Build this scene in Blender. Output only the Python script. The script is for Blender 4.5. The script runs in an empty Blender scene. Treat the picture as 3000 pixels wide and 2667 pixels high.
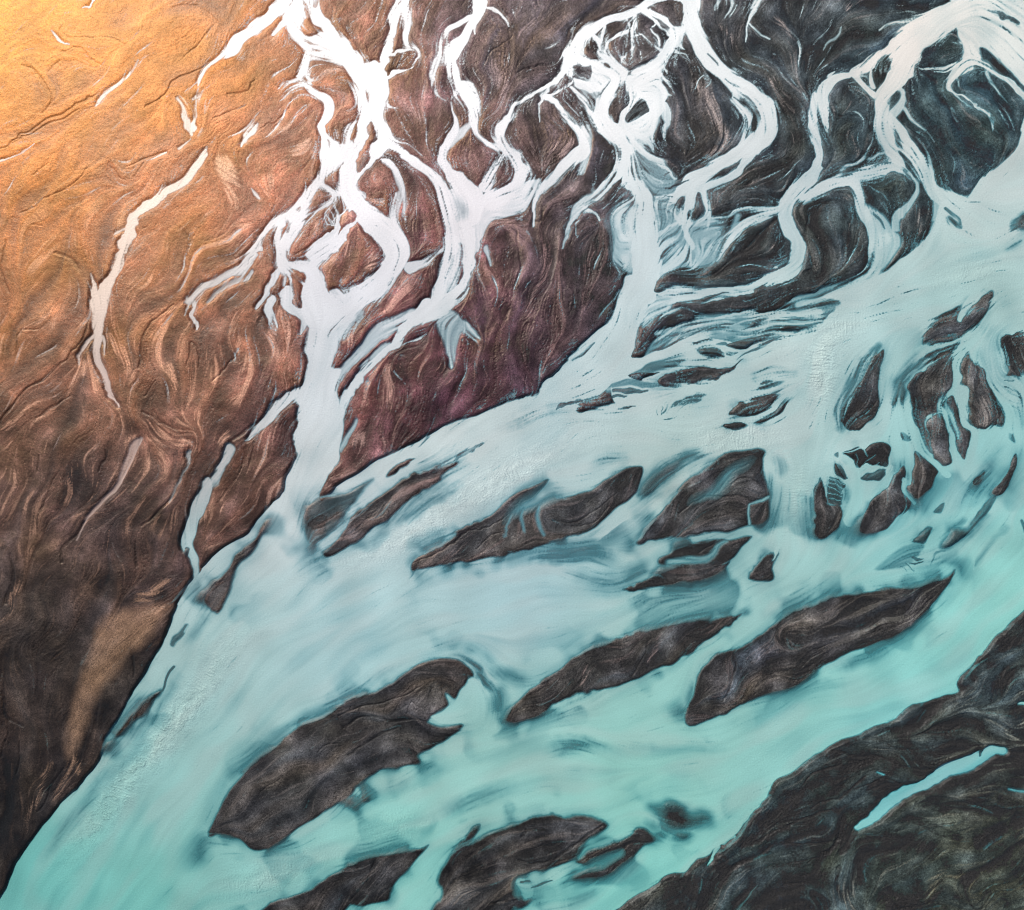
import bpy, math, random
import numpy as np

# ------------------------------------------------------------------ camera, sky, sun, exposure
S = 0.2                                   # metres per photo pixel: the frame spans 600 m of outwash plain
CX, CY = 1500.0, 1333.5
scene = bpy.context.scene
cam_d = bpy.data.cameras.new('camera'); cam = bpy.data.objects.new('camera', cam_d)
scene.collection.objects.link(cam); scene.camera = cam
cam_d.lens = 24.0; cam_d.sensor_width = 36.0; cam_d.sensor_fit = 'HORIZONTAL'
cam_d.clip_start = 1.0; cam_d.clip_end = 60000.0
cam.location = (0, 0, 3000 * S * 24.0 / 36.0); cam.rotation_euler = (0, 0, 0)   # drone looking straight down

SUN_EL = math.radians(42.0)
SUN_AZ = math.radians(318.0)              # compass: 0 = top of the frame, 270 = left
sd = (math.sin(SUN_AZ) * math.cos(SUN_EL), math.cos(SUN_AZ) * math.cos(SUN_EL), math.sin(SUN_EL))
world = bpy.data.worlds.new('World'); scene.world = world; world.use_nodes = True
wn = world.node_tree.nodes; wl = world.node_tree.links
for n in list(wn): wn.remove(n)
sky = wn.new('ShaderNodeTexSky'); sky.sky_type = 'NISHITA'; sky.sun_disc = False
sky.sun_elevation = SUN_EL; sky.sun_rotation = SUN_AZ
sky.air_density = 1.0; sky.dust_density = 2.0; sky.ozone_density = 1.0
bg = wn.new('ShaderNodeBackground'); bg.inputs['Strength'].default_value = 0.09
wo = wn.new('ShaderNodeOutputWorld')
wl.new(sky.outputs[0], bg.inputs[0]); wl.new(bg.outputs[0], wo.inputs[0])
sun_d = bpy.data.lights.new('sun', 'SUN'); sun_d.energy = 4.6; sun_d.angle = math.radians(0.6)
sun_d.color = (1.0, 0.90, 0.80)
sun = bpy.data.objects.new('sun', sun_d); scene.collection.objects.link(sun)
sun.rotation_euler = (math.pi / 2 - SUN_EL, 0, math.pi - SUN_AZ)
scene.view_settings.view_transform = 'Standard'; scene.view_settings.look = 'None'
scene.cycles.filter_width = 1.05
scene.view_settings.exposure = 0.0; scene.view_settings.gamma = 1.0

# ------------------------------------------------------------------ survey of the plain
# T<col><row>: survey sheets of 1000 x 889 units drawn at 2.044; each line is  kind strength softness | points
# W / w water (outline / x y width), L / l bare sand (outline / x y width), p / P pale film, g grain direction
SURVEY = """
W 1 10 | @02 -300 2300 -120 1960 0 1745 60 1640 130 1500 230 1350 330 1220 430 1120 510 1040 580 960 610 900 640 800 680 700 750 590 850 440 930 310 1010 160 1035 100 1085 0 @01 1130 1720 1190 1610 1270 1530 1380 1450 1480 1390 1560 1310 1640 1210 1700 1110 1750 980 1775 890 1762 800 1775 700 1785 560 1810 460 1840 380 1855 200 1860 60 1840 -40 @11 0 -40 -20 120 -30 250 -60 370 10 400 -20 520 10 700 0 860 -40 960 -90 1060 -130 1140 -100 1190 0 1075 220 945 400 855 560 775 780 680 980 605 1130 543 1170 515 1290 400 1400 300 1500 200 1600 100 1650 20 @10 1660 1800 1690 1720 1720 1640 1900 1640 1880 1800 @11 1820 0 1790 100 1760 200 1740 330 1700 450 1560 530 1440 580 1420 660 1500 640 1620 600 1850 520 2044 490 @21 120 470 280 400 400 325 640 250 830 125 940 0 @20 850 1790 1040 1700 1200 1620 1350 1540 1440 1450 1500 1370 1540 1230 1620 1190 1700 1195 1800 1080 1900 980 1990 880 2030 800 2044 720 2300 200 3000 -300 @22 3000 -500 2400 -380 2044 20 1940 120 1850 220 1780 300 1700 390 1640 450 1645 510 1560 540 1400 590 1300 640 1240 690 1100 740 980 790 850 860 720 940 600 1020 530 1090 470 1180 400 1280 330 1350 250 1420 160 1480 90 1500 40 1560 0 1600 @12 1950 1610 1850 1670 1750 1740 1650 1817 1350 2100 1200 2400
W .95 7 | @00 1680 -700 1665 -30 1660 40 1700 160 1780 240 1840 310 1950 350 2044 390 @10 60 430 160 480 240 430 245 390 110 385 60 290 0 230 @00 1970 140 1930 80 1925 -30 1950 -700
L 1 8 | @00 1800 10 1840 50 1870 140 1925 200 1850 215 1800 160 1830 100
L .8 6 | @00 1890 -20 1925 -20 1900 50 1870 30
W .92 12 | @20 1610 -700 1610 60 1640 180 1680 260 1670 370 1720 400 1780 360 1780 290 1860 340 1960 430 2044 520 2500 900 3000 900 2800 -700
I 1 8 | @02 1255 1350 1290 1230 1370 1110 1480 980 1600 870 1720 780 1850 700 1960 650 @12 0 600 130 530 300 440 420 370 560 310 680 315 760 360 790 425 730 470 690 540 620 520 640 590 560 640 510 690 600 710 740 715 640 790 470 870 475 915 420 945 250 985 100 1035 @02 2044 1185 1940 1230 1850 1290 1720 1375 1600 1435 1520 1440 1430 1385 1320 1345 | largest charcoal sandbar, leaf shaped, with a brown wrinkled upper end beside a white plume
l .55 40 | @02 1420 1420 60 1230 1380 90 1180 1480 110 1120 1600 60
l .5 34 | @02 1250 1300 40 1340 1080 50 1560 850 60 1800 690 60 2044 540 60 @12 300 380 60 500 300 60
l .85 16 | @12 560 310 34 700 290 40 800 350 34 850 430 40 930 500 50 1010 500 40
l .6 26 | @12 930 450 70 940 560 90 920 670 70
l .5 30 | @12 850 360 60 1020 430 90 1180 440 60
I 1 7 | @12 975 672 1010 620 1130 500 1300 370 1470 260 1650 200 1850 140 @22 0 95 150 85 260 62 360 38 300 90 200 170 100 240 0 300 @12 1950 350 1800 410 1600 480 1400 540 1200 620 1050 685 | long narrow dark sandbar with pinkish smears just right of the white plume
I 1 7 | @22 30 712 0 640 60 500 110 370 150 330 300 250 400 210 520 120 640 40 760 0 @21 880 1770 1000 1742 1100 1730 1200 1705 1330 1700 1450 1680 1560 1640 1620 1595 1580 1700 1480 1817 @22 1400 80 1300 150 1150 230 1000 280 850 360 700 450 500 520 340 580 250 650 150 690 70 715 | long brown sandbar creased by a dark gully near its blunt lower end
l .6 30 | @22 1350 160 60 1200 260 70 1000 350 50 850 410 40
l .5 16 | @22 70 400 30 30 540 50 0 640 40
I 1 12 | @12 800 1390 880 1360 1000 1310 1120 1270 1250 1242 1380 1260 1500 1252 1590 1290 1560 1340 1450 1430 1400 1500 1300 1540 1180 1570 1080 1600 1030 1650 1040 1730 1130 1740 1080 1790 1020 1817 950 2300 300 2300 540 1817 590 1750 600 1700 560 1640 630 1530 700 1440 | brown streaked sandbar reaching the lower frame edge, with a bulging rounded head
I 1 10 | @12 1400 1525 1430 1500 1560 1440 1660 1405 1720 1370 1760 1330 1830 1340 1865 1390 1800 1440 1730 1500 1650 1570 1560 1600 1400 1625 1500 1575 1620 1540 1690 1500 1680 1450 1560 1485 1450 1530 | small hooked charcoal spit curling beside the round headed sandbar
w .7 14 | @12 1620 1330 40 1600 1390 50 1500 1440 30 1420 1500 12
w .75 10 | @12 1080 1660 60 1110 1700 80
l .95 6 | @12 1080 1660 14 1120 1650 14
l .95 6 | @12 1130 1685 8 1200 1660 14 1270 1645 8
l .45 30 | @12 1250 1800 60 1450 1740 60 1600 1640 50
I 1 7 | @12 520 1435 470 1452 300 1477 180 1490 80 1540 0 1572 @02 1900 1655 1750 1735 1570 1817 1300 2300 @12 -200 2300 30 1817 130 1790 260 1755 290 1690 400 1580 480 1490 | dark triangular sandbar cut off by the lower frame edge
I .95 9 | @12 835 1322 790 1330 740 1380 670 1460 720 1440 790 1385 | tiny dark teardrop sandbar touching the round headed bar
I .9 16 | @12 -30 1120 80 1130 150 1152 60 1190 -30 1190 | dark shoal spur under the largest leaf shaped sandbar
l .35 40 | @12 -60 1240 60 60 1170 40
l .45 36 | @12 540 1270 80 700 1200 70 900 1110 50 1120 1050 50
l .75 40 | @12 1230 870 70 1400 830 70 1560 850 40
l .4 40 | @12 1560 850 20 2044 850 14 @22 300 860 10
l .7 44 | @12 1950 640 60 2044 630 80 @22 30 640 50
I .95 20 | @12 1850 1205 1960 1190 2044 1190 @22 20 1225 130 1250 155 1295 60 1318 0 1310 @12 1960 1280 1930 1240 | dark submerged shoal where the lower channels meet
l .9 30 | @12 1930 1350 70 2044 1380 70 @22 60 1350 30
l .6 30 | @12 1820 1300 40 1930 1330 60
I 1 12 | @02 620 890 680 790 760 690 850 600 930 510 965 500 900 610 800 690 700 780 640 850 | thin dark shoal sliver hugging the left bank of the main river
l .85 8 | @02 965 500 14 1040 360 18
l .75 14 | @02 1035 220 20 1070 160 34 1100 100 26
l .4 26 | @02 1100 220 50 1180 120 50 1260 0 60
l .6 26 | @02 1200 -20 80 1260 -80 100
w .85 8 | @02 1190 0 30 1150 40 25 1100 130 25
l .38 30 | @02 820 760 60 650 980 60 450 1250 60 300 1450 60 200 1600 50
l .35 26 | @02 1150 300 60 980 560 40 850 720 30
w 1 7 | @01 1820 490 40 1720 590 62 1640 660 56 1560 735 44 1500 790 22 1470 805 6
w .85 10 | @01 1380 860 60 1345 950 60 1310 1040 36 1270 1090 12
w .88 9 | @01 1250 1080 50 1195 1180 74 1165 1280 74 1145 1380 66 1130 1450 50 1160 1540 36 1180 1640 30
l .9 6 | @01 1130 1470 22 1110 1530 22
w 1 6 | @01 1700 1130 30 1560 1330 50 1400 1460 60 1260 1560 60 1160 1700 50 1100 1817 40
I 1 12 | @01 1605 1330 1560 1410 1480 1530 1420 1620 1380 1700 1330 1817 1280 1860 1220 1790 1230 1740 1310 1650 1390 1570 1430 1490 1540 1380 | slim dark sandbar between the left bank side channel and the main river
I 1 7 | @11 670 935 695 955 600 1040 480 1130 380 1200 250 1300 120 1400 0 1470 @01 1960 1522 1930 1490 1980 1440 2044 1370 @11 60 1290 160 1200 240 1130 380 1060 500 1010 600 960 | long dark wedge shaped sandbar between the forked stream and the broad rippled channel
I .8 12 | @11 0 1150 100 1100 190 1050 140 1110 60 1230 0 1290 @01 1980 1360 1930 1410 1880 1440 1830 1350 1820 1240 1850 1200 1920 1160 1990 1150 | slate blue shallow shoal at the mouth of the white trunk stream
w .7 7 | @11 -30 1130 20 110 1060 16 200 1020 16
w .6 7 | @11 -120 1160 10 -20 1140 20 100 1110 10
I 1 6 | @11 262 1035 300 985 360 960 425 938 380 990 320 1030 | little dark lens shaped sandbar beside the black bank line
l .75 5 | @11 670 940 20 720 910 28 780 880 26 850 838 14
l .5 30 | @11 700 950 50 500 1130 60 300 1290 60 100 1420 50
l .3 30 | @11 900 780 60 1150 660 50 1400 620 50
I 1 7 | @11 430 1600 430 1555 480 1505 620 1440 750 1340 900 1240 1060 1130 1225 1055 1190 1120 1080 1200 1100 1200 1250 1160 1300 1180 1450 1120 1600 1050 1720 985 1810 978 1800 1060 1750 1130 1640 1240 1560 1310 1480 1370 1350 1400 1200 1440 1120 1470 950 1505 750 1545 580 1575 490 1600 | brown veined sandbar pointing down left into the widest part of the river
w .75 22 | @11 1560 1000 90 1400 1050 90 1250 1130 80 1120 1200 50 1010 1280 30 950 1340 14
w .5 10 | @11 1100 1200 16 1080 1280 16 1100 1370 12
w .5 10 | @11 1190 1210 16 1180 1290 20 1210 1380 14
w .5 10 | @11 1020 1280 12 1000 1350 10 990 1400 10
l .6 28 | @11 440 1500 60 430 1590 40
l .55 36 | @11 700 1560 50 1000 1520 70 1250 1450 80 1450 1420 70
l .5 40 | @11 1350 1480 80 1600 1400 90 1720 1280 70
l .5 30 | @11 1500 990 50 1600 930 40 1750 920 30
w .95 14 | @11 1500 1420 40 1620 1330 60 1780 1220 60 1950 1090 60 @21 0 1010 60 120 930 50 260 870 44
w .9 10 | @11 1840 970 26 1820 1040 30 1770 1120 16
I .9 16 | @11 1770 1140 1820 1080 1900 1000 1990 950 2044 925 @21 60 900 110 905 40 960 @11 2044 980 1980 1030 1900 1080 1830 1130 | grey brown sandbar tucked under the rippled channel right of the veined bar
I 1 8 | @11 1775 1440 1800 1400 1860 1320 1930 1240 1990 1150 2044 1090 @21 130 980 200 920 270 880 500 880 480 960 490 1060 520 1160 510 1290 400 1340 200 1370 0 1390 @11 1950 1400 1860 1420 1800 1455 | broad dark sandbar divided by a thin black gully and a teal slough
w .5 18 | @21 480 910 50 360 980 60 260 1060 50 170 1130 30 60 1180 20 0 1230 14
w .75 5 | @21 515 1160 16 430 1180 14 395 1200 12 392 1270 12 400 1330 14
w .6 24 | @21 560 900 60 540 1000 60 530 1100 40
l .35 20 | @21 560 900 60 590 980 50 560 1060 40
I 1 7 | @21 0 1455 100 1432 250 1410 410 1405 350 1460 280 1545 160 1570 0 1590 @11 1990 1560 1905 1555 1920 1510 1980 1475 | dark wrinkled sandbar just below the broad divided bar
I 1 7 | @21 280 1555 180 1620 60 1670 0 1672 @11 1950 1700 1800 1725 1690 1725 1830 1650 1950 1600 2044 1588 @21 150 1575 | low brown sandbar lying lowest in the stack of bars left of the rippled channel
w .65 12 | @21 -80 1545 40 40 1545 40 150 1530 30 220 1450 20 260 1420 12
l .7 40 | @11 1650 1700 60 1750 1620 80 1880 1560 60
l .6 40 | @11 1500 1690 60 1650 1660 60
I 1 8 | @21 388 1645 400 1600 470 1535 530 1500 580 1505 555 1580 550 1645 480 1668 415 1665 | small black sandbar with a pale plume at its upper tip
l .7 22 | @21 480 1540 40 510 1490 40
w 1 8 | @21 560 1530 12 570 1470 30 590 1400 30
I 1 9 | @21 1440 252 1460 160 1510 80 1600 40 1680 0 @20 1720 1790 1790 1755 1860 1740 @21 1850 0 1830 60 1770 130 1700 190 1600 220 1500 248 | dark teal tinted sandbar at the top of the right hand braids
l .7 20 | @21 1420 260 40 1350 380 40 1280 480 50 1250 600 40
I .95 16 | @20 1970 1365 2010 1310 2060 1270 2300 1200 2300 1380 2044 1375 | dark shoal poking in at the right frame edge
l .5 20 | @20 1920 1490 20 2044 1440 40
l .6 26 | @20 1700 1817 60 1850 1760 40
w 1 9 | @21 1750 -60 60 1650 100 30
l .9 6 | @11 1200 470 10 1280 410 20 1350 350 16
l .8 6 | @11 1380 350 10 1450 290 12 1520 240 8
l .8 5 | @11 1280 630 12 1350 600 24 1430 580 24
w .9 9 | @11 1740 380 40 1850 320 50 2000 260 60 @21 60 250 50 200 250 40 380 320 40
w .8 10 | @11 1720 440 40 1860 400 30 2000 380 30 @21 100 360 30 250 340 36 380 320 30
w .7 12 | @11 1600 520 30 1750 510 30 1850 480 30 1940 490 20
w .7 12 | @11 1820 120 60 1950 80 70 2044 60 50 @21 150 85 30 400 75 36 640 60 44 800 40 30
w .7 14 | @11 1840 190 40 2000 150 60 @21 80 140 60 260 120 60 420 170 50 520 110 50 640 90 50 820 130 40
w .65 14 | @11 1930 210 30 @21 0 200 60 200 200 60 380 190 50 500 160 40
w .6 8 | @21 210 270 16 260 300 14 330 310 14
w .6 12 | @21 500 200 40 700 180 30 820 140 20
w .5 14 | @21 700 60 60 850 50 60 940 10 30
w 1 7 | @10 0 300 150 70 370 130 120 470 90 140 600 80 140 720 76 120 820 76 70 920 66 30 1000 80 40 1110 110 90 1220 130 190 1320 140 300 1410 150 345 1500 130 310 1590 130 220 1690 120 120 1790 110 20 1880 100 @01 1960 120 120
w 1 7 | @10 190 440 140 230 540 100 220 640 80 215 730 70 245 820 90 215 910 80 150 970 70 60 1050 90
w 1 5 | @10 240 400 50 270 330 50 300 220 44 310 110 44 340 40 40 380 -60 50
w 1 5 | @10 400 -60 40 385 60 44 385 160 40 395 240 34 420 285 24 455 300 20 465 340 14 420 395 20 340 430 22 270 465 30
w .9 4 | @10 405 290 14 340 310 14 280 350 20
w .95 7 | @10 250 840 50 340 890 50 450 980 56 540 1060 70 600 1150 66 640 1260 70 670 1350 90 690 1440 100 670 1500 80
w .7 8 | @10 250 970 12 320 1020 24 355 1110 30 370 1220 20 370 1300 12
w .6 10 | @10 350 1170 20 310 1280 50 300 1340 60
w 1 6 | @10 840 -400 90 830 -20 76 815 60 60 770 150 50 730 230 60 680 290 90 650 370 80 690 460 60 692 530 30 655 590 10 660 670 10 690 740 30 640 850 50 620 930 50 650 1030 70 710 1110 110 780 1180 140 760 1280 160
w .95 5 | @10 770 115 22 650 160 34 615 230 24 580 330 24 550 400 30 540 500 14
w .9 4 | @10 840 50 14 900 70 20 980 110 14 1010 160 8
w .9 5 | @10 785 170 12 800 210 8
w 1 6 | @10 700 500 50 760 560 90 790 640 70 795 730 50 810 800 30 870 855 30 940 880 40 980 920 24 940 980 30 890 1050 60 860 1120 70
w .8 6 | @10 770 740 24 700 800 40 650 870 30
w 1 6 | @10 1380 370 60 1310 440 30 1240 510 30 1150 580 22 1060 620 20 1010 680 34 970 760 50 965 840 50 1000 900 46 1060 970 60 1075 1040 60 1030 1120 70 900 1200 120
W .9 10 | @10 640 1150 760 1170 900 1190 1060 1110 1190 1070 1150 1170 1090 1280 920 1310 860 1380 830 1460 790 1520 650 1480 640 1330 620 1240
l .5 30 | @10 700 1200 60 720 1290 50
l .25 30 | @10 1000 1200 60 1100 1150 60
w 1 7 | @10 660 1450 80 640 1560 50 610 1650 56 590 1740 70 560 1830 80 @11 420 90 70
w 1 7 | @10 760 1400 110 770 1500 70 750 1620 60 730 1720 60 660 1800 80 590 1860 90 @11 440 110 60
W .7 16 | @10 640 1540 750 1540 740 1720 650 1780 560 1800 600 1700
l .9 12 | @10 700 1480 24 725 1580 24 700 1700 24
w .9 7 | @10 660 1480 30 560 1520 24 480 1570 40 400 1610 60
w .9 6 | @10 840 1400 20 820 1490 14
w .8 6 | @10 870 1480 30 895 1580 14
w 1 7 | @11 520 30 120 420 110 60 350 200 50 250 310 50 140 420 46 60 510 46 10 620 44 -10 720 30
w .8 10 | @11 420 60 60 230 170 80 120 280 70 40 380 60 -30 480 60 -60 600 40
w .7 8 | @11 280 250 60 200 330 60
w .7 10 | @11 90 700 20 30 820 26 0 880 16
W .6 10 | @11 560 110 640 40 700 60 740 110 835 210 710 180 690 260 655 375 610 230
l .4 8 | @11 560 110 14 600 180 10
w .6 14 | @11 60 60 160 0 160 120
w .9 8 | @10 40 1840 120 -30 1780 80
w 1 6 | @10 2060 -60 120 1900 -10 60 1780 50 50 1640 110 56 1500 170 66 1410 250 76 1365 350 80 1360 430 40 1355 490 20 1270 570 18 1225 600 24
w .9 4 | @10 1245 500 12 1220 600 20 1195 650 12 1190 730 6
w 1 6 | @10 1235 590 34 1300 650 34 1370 740 36 1430 820 60 1455 900 80 1370 960 76 1280 1050 56 1200 1140 46 1160 1240 24 1145 1350 12
w .7 8 | @10 1480 760 30 1490 850 40 1460 950 30 1420 1050 20
w 1 7 | @10 1400 350 60 1500 390 56 1600 420 80 1660 460 80 1610 560 90 1570 650 90 1600 750 110 1680 840 100 1710 940 80 1700 1030 80 1780 1130 100 1830 1240 110 1820 1400 140 1830 1540 170 1800 1680 160 1745 1830 170 @11 1740 60 140
W .8 20 | @10 1625 1250 1740 1250 1780 1500 1730 1600 1650 1570 1620 1400
W .8 12 | @10 1700 460 1850 430 1940 470 1950 580 1910 640 1880 780 1780 850 1690 830 1660 760 1780 640 1740 540
w .85 8 | @10 1900 640 60 1940 740 24 1945 820 10
w .8 5 | @10 1800 850 60 1850 860 30 1870 900 8
l .9 6 | @10 1760 590 20 1840 610 40
l .95 7 | @10 1720 700 40 1800 660 60 1840 640 40
l .95 7 | @10 1690 500 20 1670 580 70 1660 660 60 1680 730 20
W .75 14 | @10 1390 450 1620 400 1690 450 1620 560 1600 640 1480 560
l .9 5 | @10 1430 400 50 1480 410 40
l .95 5 | @10 1390 430 12 1350 470 12
w 1 6 | @10 1370 510 20 1460 600 34 1510 680 34 1570 770 60
w 1 5 | @10 1830 60 30 1890 120 26 1990 180 40 1970 270 60 1900 370 66 1830 440 80
w .9 5 | @10 2044 150 70 2000 250 70
w .9 4 | @10 1700 120 24 1720 180 24 1745 250 10 1700 320 12 1690 400 14
w .9 4 | @10 1720 180 18 1640 210 14 1610 290 14 1640 370 20
w .9 4 | @10 1560 170 18 1545 260 24 1590 360 30
w .9 4 | @10 1755 200 12 1830 230 10 1920 300 14
w .9 4 | @10 1760 110 14 1740 180 16
w .9 4 | @10 1440 230 40 1440 330 34 1540 385 30
w .8 4 | @10 1850 150 10 1890 200 8 1930 230 10
w .7 4 | @10 1760 250 8 1790 330 8 1770 380 8
w .7 4 | @10 1870 80 20 1930 130 8 2000 180 8
w .9 6 | @10 1740 880 50 1860 940 34 1960 1020 24 2005 1080 14
W .5 14 | @10 1740 900 1900 950 2000 1060 1990 1120 1880 1150 1800 1090 1740 1010
w .8 5 | @10 1740 960 12 1830 1050 12 1920 1100 16
l .7 8 | @10 1800 1010 40 1810 1060 30
w .8 8 | @10 1690 1010 60 1600 1090 44 1500 1190 56 1430 1260 56 1370 1340 24 1340 1420 12
w .9 4 | @10 1460 1250 16 1510 1280 10 1550 1310 6
w .9 4 | @10 1770 1170 20 1690 1220 20 1650 1260 10
W .6 22 | @10 1890 1180 2044 1130 @20 100 1330 170 1330 240 1370 230 1480 200 1560 100 1600 40 1640 @10 2000 1660 1920 1600 1890 1400
w .9 8 | @10 1880 1420 30 1980 1350 16 2044 1260 20
w .8 8 | @10 1900 1180 30 1980 1180 20 2060 1150 20
w .8 6 | @10 1890 1500 30 2000 1440 16
w .8 8 | @10 1900 1640 80 2000 1560 60 2060 1480 30
w .6 10 | @10 1720 1480 80 1650 1480 60
w 1 7 | @20 -20 -500 110 40 -20 100 45 100 110 100 250 110 180 380 110 290 470 80 410 550 100 505 660 110 505 780 110 430 880 110 320 935 80 180 1010 80 60 1090 90 -20 1160 60 @10 1960 1210 20
w .95 5 | @20 170 320 30 210 380 30 250 410 8
l .9 4 | @20 160 320 10 200 360 12 215 385 6
w .95 5 | @20 250 470 50 310 570 44 390 670 40 400 740 20 370 840 24 350 890 40
l .95 5 | @20 350 570 30 400 610 40 440 650 14
w .95 6 | @20 430 890 90 350 1000 40 230 1090 44 110 1130 50 60 1220 60 15 1310 50 20 1400 34 60 1480 40
w .9 5 | @20 110 1130 50 140 1210 44 155 1290 30 150 1370 14
w .8 6 | @20 590 1255 20 480 1245 30 370 1250 20 260 1300 16 100 1345 30 0 1360 20
w .9 7 | @20 610 1250 30 520 1280 50 400 1330 60 300 1410 50 240 1510 24 200 1570 10
w .6 10 | @20 330 1300 30 290 1400 30
w .95 8 | @20 1660 60 130 1540 130 170 1420 210 180 1300 290 150
w .95 6 | @20 1280 290 90 1160 350 80 1090 410 60 1030 445 60
w .95 7 | @20 1360 300 150 1310 420 130 1260 500 120 1200 560 110 1185 660 90 1200 780 66 1230 870 66 1290 950 60 1320 1000 40
l .95 6 | @20 1215 340 40 1200 400 90 1180 450 60
l .95 4 | @20 1080 450 20 1105 460 24
w .95 5 | @20 1020 450 44 1080 500 40 1140 560 50
w .9 5 | @20 1130 420 14 1140 500 30
w .95 6 | @20 1000 462 40 930 465 60 870 510 80 835 590 60 850 680 44 860 790 8
w .95 6 | @20 795 580 40 785 680 50 795 780 60 810 880 60 805 970 60 770 1050 90 700 1130 100 640 1190 86 615 1270 80 630 1340 80 680 1420 80 695 1500 90 650 1590 90 560 1660 90 400 1700 60 200 1735 60 0 1790 40 @10 1900 1730 60
w .6 12 | @20 400 1720 30 200 1780 30 0 1817 30 
w .6 12 | @20 300 1690 30 100 1700 30 @10 1940 1700 30
w .9 5 | @20 890 440 30 920 420 10
w .95 6 | @20 1310 1000 50 1220 1020 70 1080 1050 66 980 1090 66 850 1110 80 720 1180 60
w .7 8 | @20 950 1110 30 820 1150 30 720 1210 30
w .85 5 | @20 1290 530 26 1325 580 24 1310 640 46 1240 690 60
l .5 6 | @20 1230 610 30 1290 570 30
w .95 6 | @20 1230 690 50 1290 790 64 1380 910 80 1450 1030 80 1520 1150 84 1620 1230 140 1720 1290 160
w .85 4 | @20 1320 640 20 1370 710 22 1460 780 6
w .9 6 | @20 1020 1090 56 1060 1180 64 1070 1260 64 1130 1340 90 1160 1440 90 1170 1560 70 1140 1650 60
W .85 10 | @20 1090 1230 1190 1270 1260 1360 1298 1450 1270 1540 1180 1620 1060 1690 1150 1560 1120 1430
l .8 10 | @20 1150 1280 20 1190 1330 20 1210 1370 10
w .85 5 | @20 1330 1000 24 1390 1080 24 1400 1140 30 1350 1210 36 1290 1290 50 1280 1370 40
w .7 5 | @20 1225 900 20 1100 950 16 980 1000 20 920 1040 24
w .8 4 | @20 1170 790 6 1200 860 12 1230 910 14 1250 960 10
w .8 8 | @20 1530 1200 40 1530 1300 60 1490 1400 24
l .8 8 | @20 1570 1260 20 1640 1290 24 1660 1330 20
l .4 14 | @20 1600 1320 60 1660 1350 40
w .9 4 | @20 1700 400 80 1620 450 60 1585 500 40 1620 560 14 1720 600 14 1790 660 16 1840 720 14 1860 775 5
w .9 4 | @20 1670 385 24 1540 390 16 1400 405 6
w .9 4 | @20 1690 380 30 1610 410 12 1500 410 5
w .9 5 | @20 1740 370 30 1850 420 30 1950 490 34 2044 570 40
w .8 4 | @20 1600 540 12 1650 600 10 1735 645 4
w .8 4 | @20 1830 440 24 1870 520 14 1895 580 5
w .8 4 | @20 1650 420 20 1650 520 8
w .8 4 | @20 1670 250 20 1610 240 6
w .8 4 | @20 1600 650 8 1640 720 5
w .9 4 | @20 1600 50 24 1500 65 16 1380 100 5
w .85 4 | @20 1370 135 14 1250 150 10 1170 175 8
l .95 5 | @20 1840 60 10 1920 95 24 2000 150 24
l .95 6 | @20 1785 300 14 1850 370 50 1920 430 50 1985 475 12
w .9 5 | @20 470 -40 50 420 50 40 390 120 20 375 240 6
w .9 4 | @20 395 145 12 460 190 10 525 235 5
w .7 5 | @20 230 -20 24 200 60 10
w .8 4 | @20 290 -20 20 305 50 16 255 108 5
w .6 5 | @20 950 160 10 940 210 14 870 260 10 840 300 4
w .8 7 | @20 1150 1640 60 1000 1720 44 850 1790 36 700 1830 30
w .6 10 | @20 1000 1700 40 850 1740 30 700 1800 30 500 1817 20
w .95 13 | @22 1920 870 50 1860 870 60 1790 900 90 1640 960 90 1500 1020 70 1400 1080 66 1280 1140 66 1180 1215 56 1110 1280 46 1045 1335 30
l .9 5 | @22 1760 850 20 1775 900 14
w .9 4 | @22 2010 565 14 2060 570 14
w .8 4 | @22 1150 990 8 1195 1015 10
w .8 4 | @22 1940 1090 14 2060 1100 10
w .95 5 | @22 220 1445 20 170 1500 14 140 1530 6
w .95 5 | @22 300 1380 24 240 1420 20
w 1 6 | @00 1710 30 100 1600 110 70 1500 185 56 1410 270 60 1345 335 30 1240 395 14 1220 450 26 1205 530 6
w .9 4 | @00 1190 580 20 1160 600 14
w .9 3 | @00 1165 635 8 1172 660 10
w .8 4 | @00 1060 590 14 1100 660 16 1120 740 40 1145 810 20
w .95 4 | @00 1170 710 14 1150 770 40
w .8 3 | @00 1140 830 6 1070 885 12
w .9 3 | @00 1000 920 10 940 945 9 880 968 5
w .95 6 | @00 1235 915 24 1170 1000 50 1080 1090 46 960 1180 44 850 1260 56 780 1340 60 770 1410 66 735 1510 36 690 1600 56 650 1700 64 610 1817 90 590 1900 84 575 2000 40
w .85 4 | @00 740 1370 14 700 1420 10
w .9 5 | @00 545 1640 8 575 1740 40 580 1830 60
w 1 3 | @00 630 -30 16 560 25 14 490 60 4
w .95 3 | @00 305 175 6 325 215 16 350 245 16 410 268 4
w .95 4 | @00 825 365 12 770 455 18 660 540 28 610 590 26 578 650 6
w .9 3 | @00 200 860 5 110 910 9 0 965 10 -100 1010 8
w .95 4 | @00 1548 735 20 1500 805 48 1435 882 8
w 1 5 | @00 1845 320 40 1815 400 50 1780 460 20
w .95 4 | @00 1800 430 20 1840 470 24 1840 520 30 1795 490 18 1770 460 16
w 1 5 | @00 1830 530 30 1900 575 40 1965 620 64 1970 690 60 1930 770 40 1960 860 60 1985 940 110 1940 1040 56 1870 1150 56 1800 1240 60 1700 1310 56 1620 1380 50 1560 1450 44
w .8 6 | @00 1545 1470 40 1520 1540 60 1440 1610 60 1320 1660 30 1200 1750 36 1110 1830 30
w .8 5 | @00 1890 340 30 1960 350 20 2040 390 20
w .9 5 | @00 1700 140 30 1640 200 20
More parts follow.
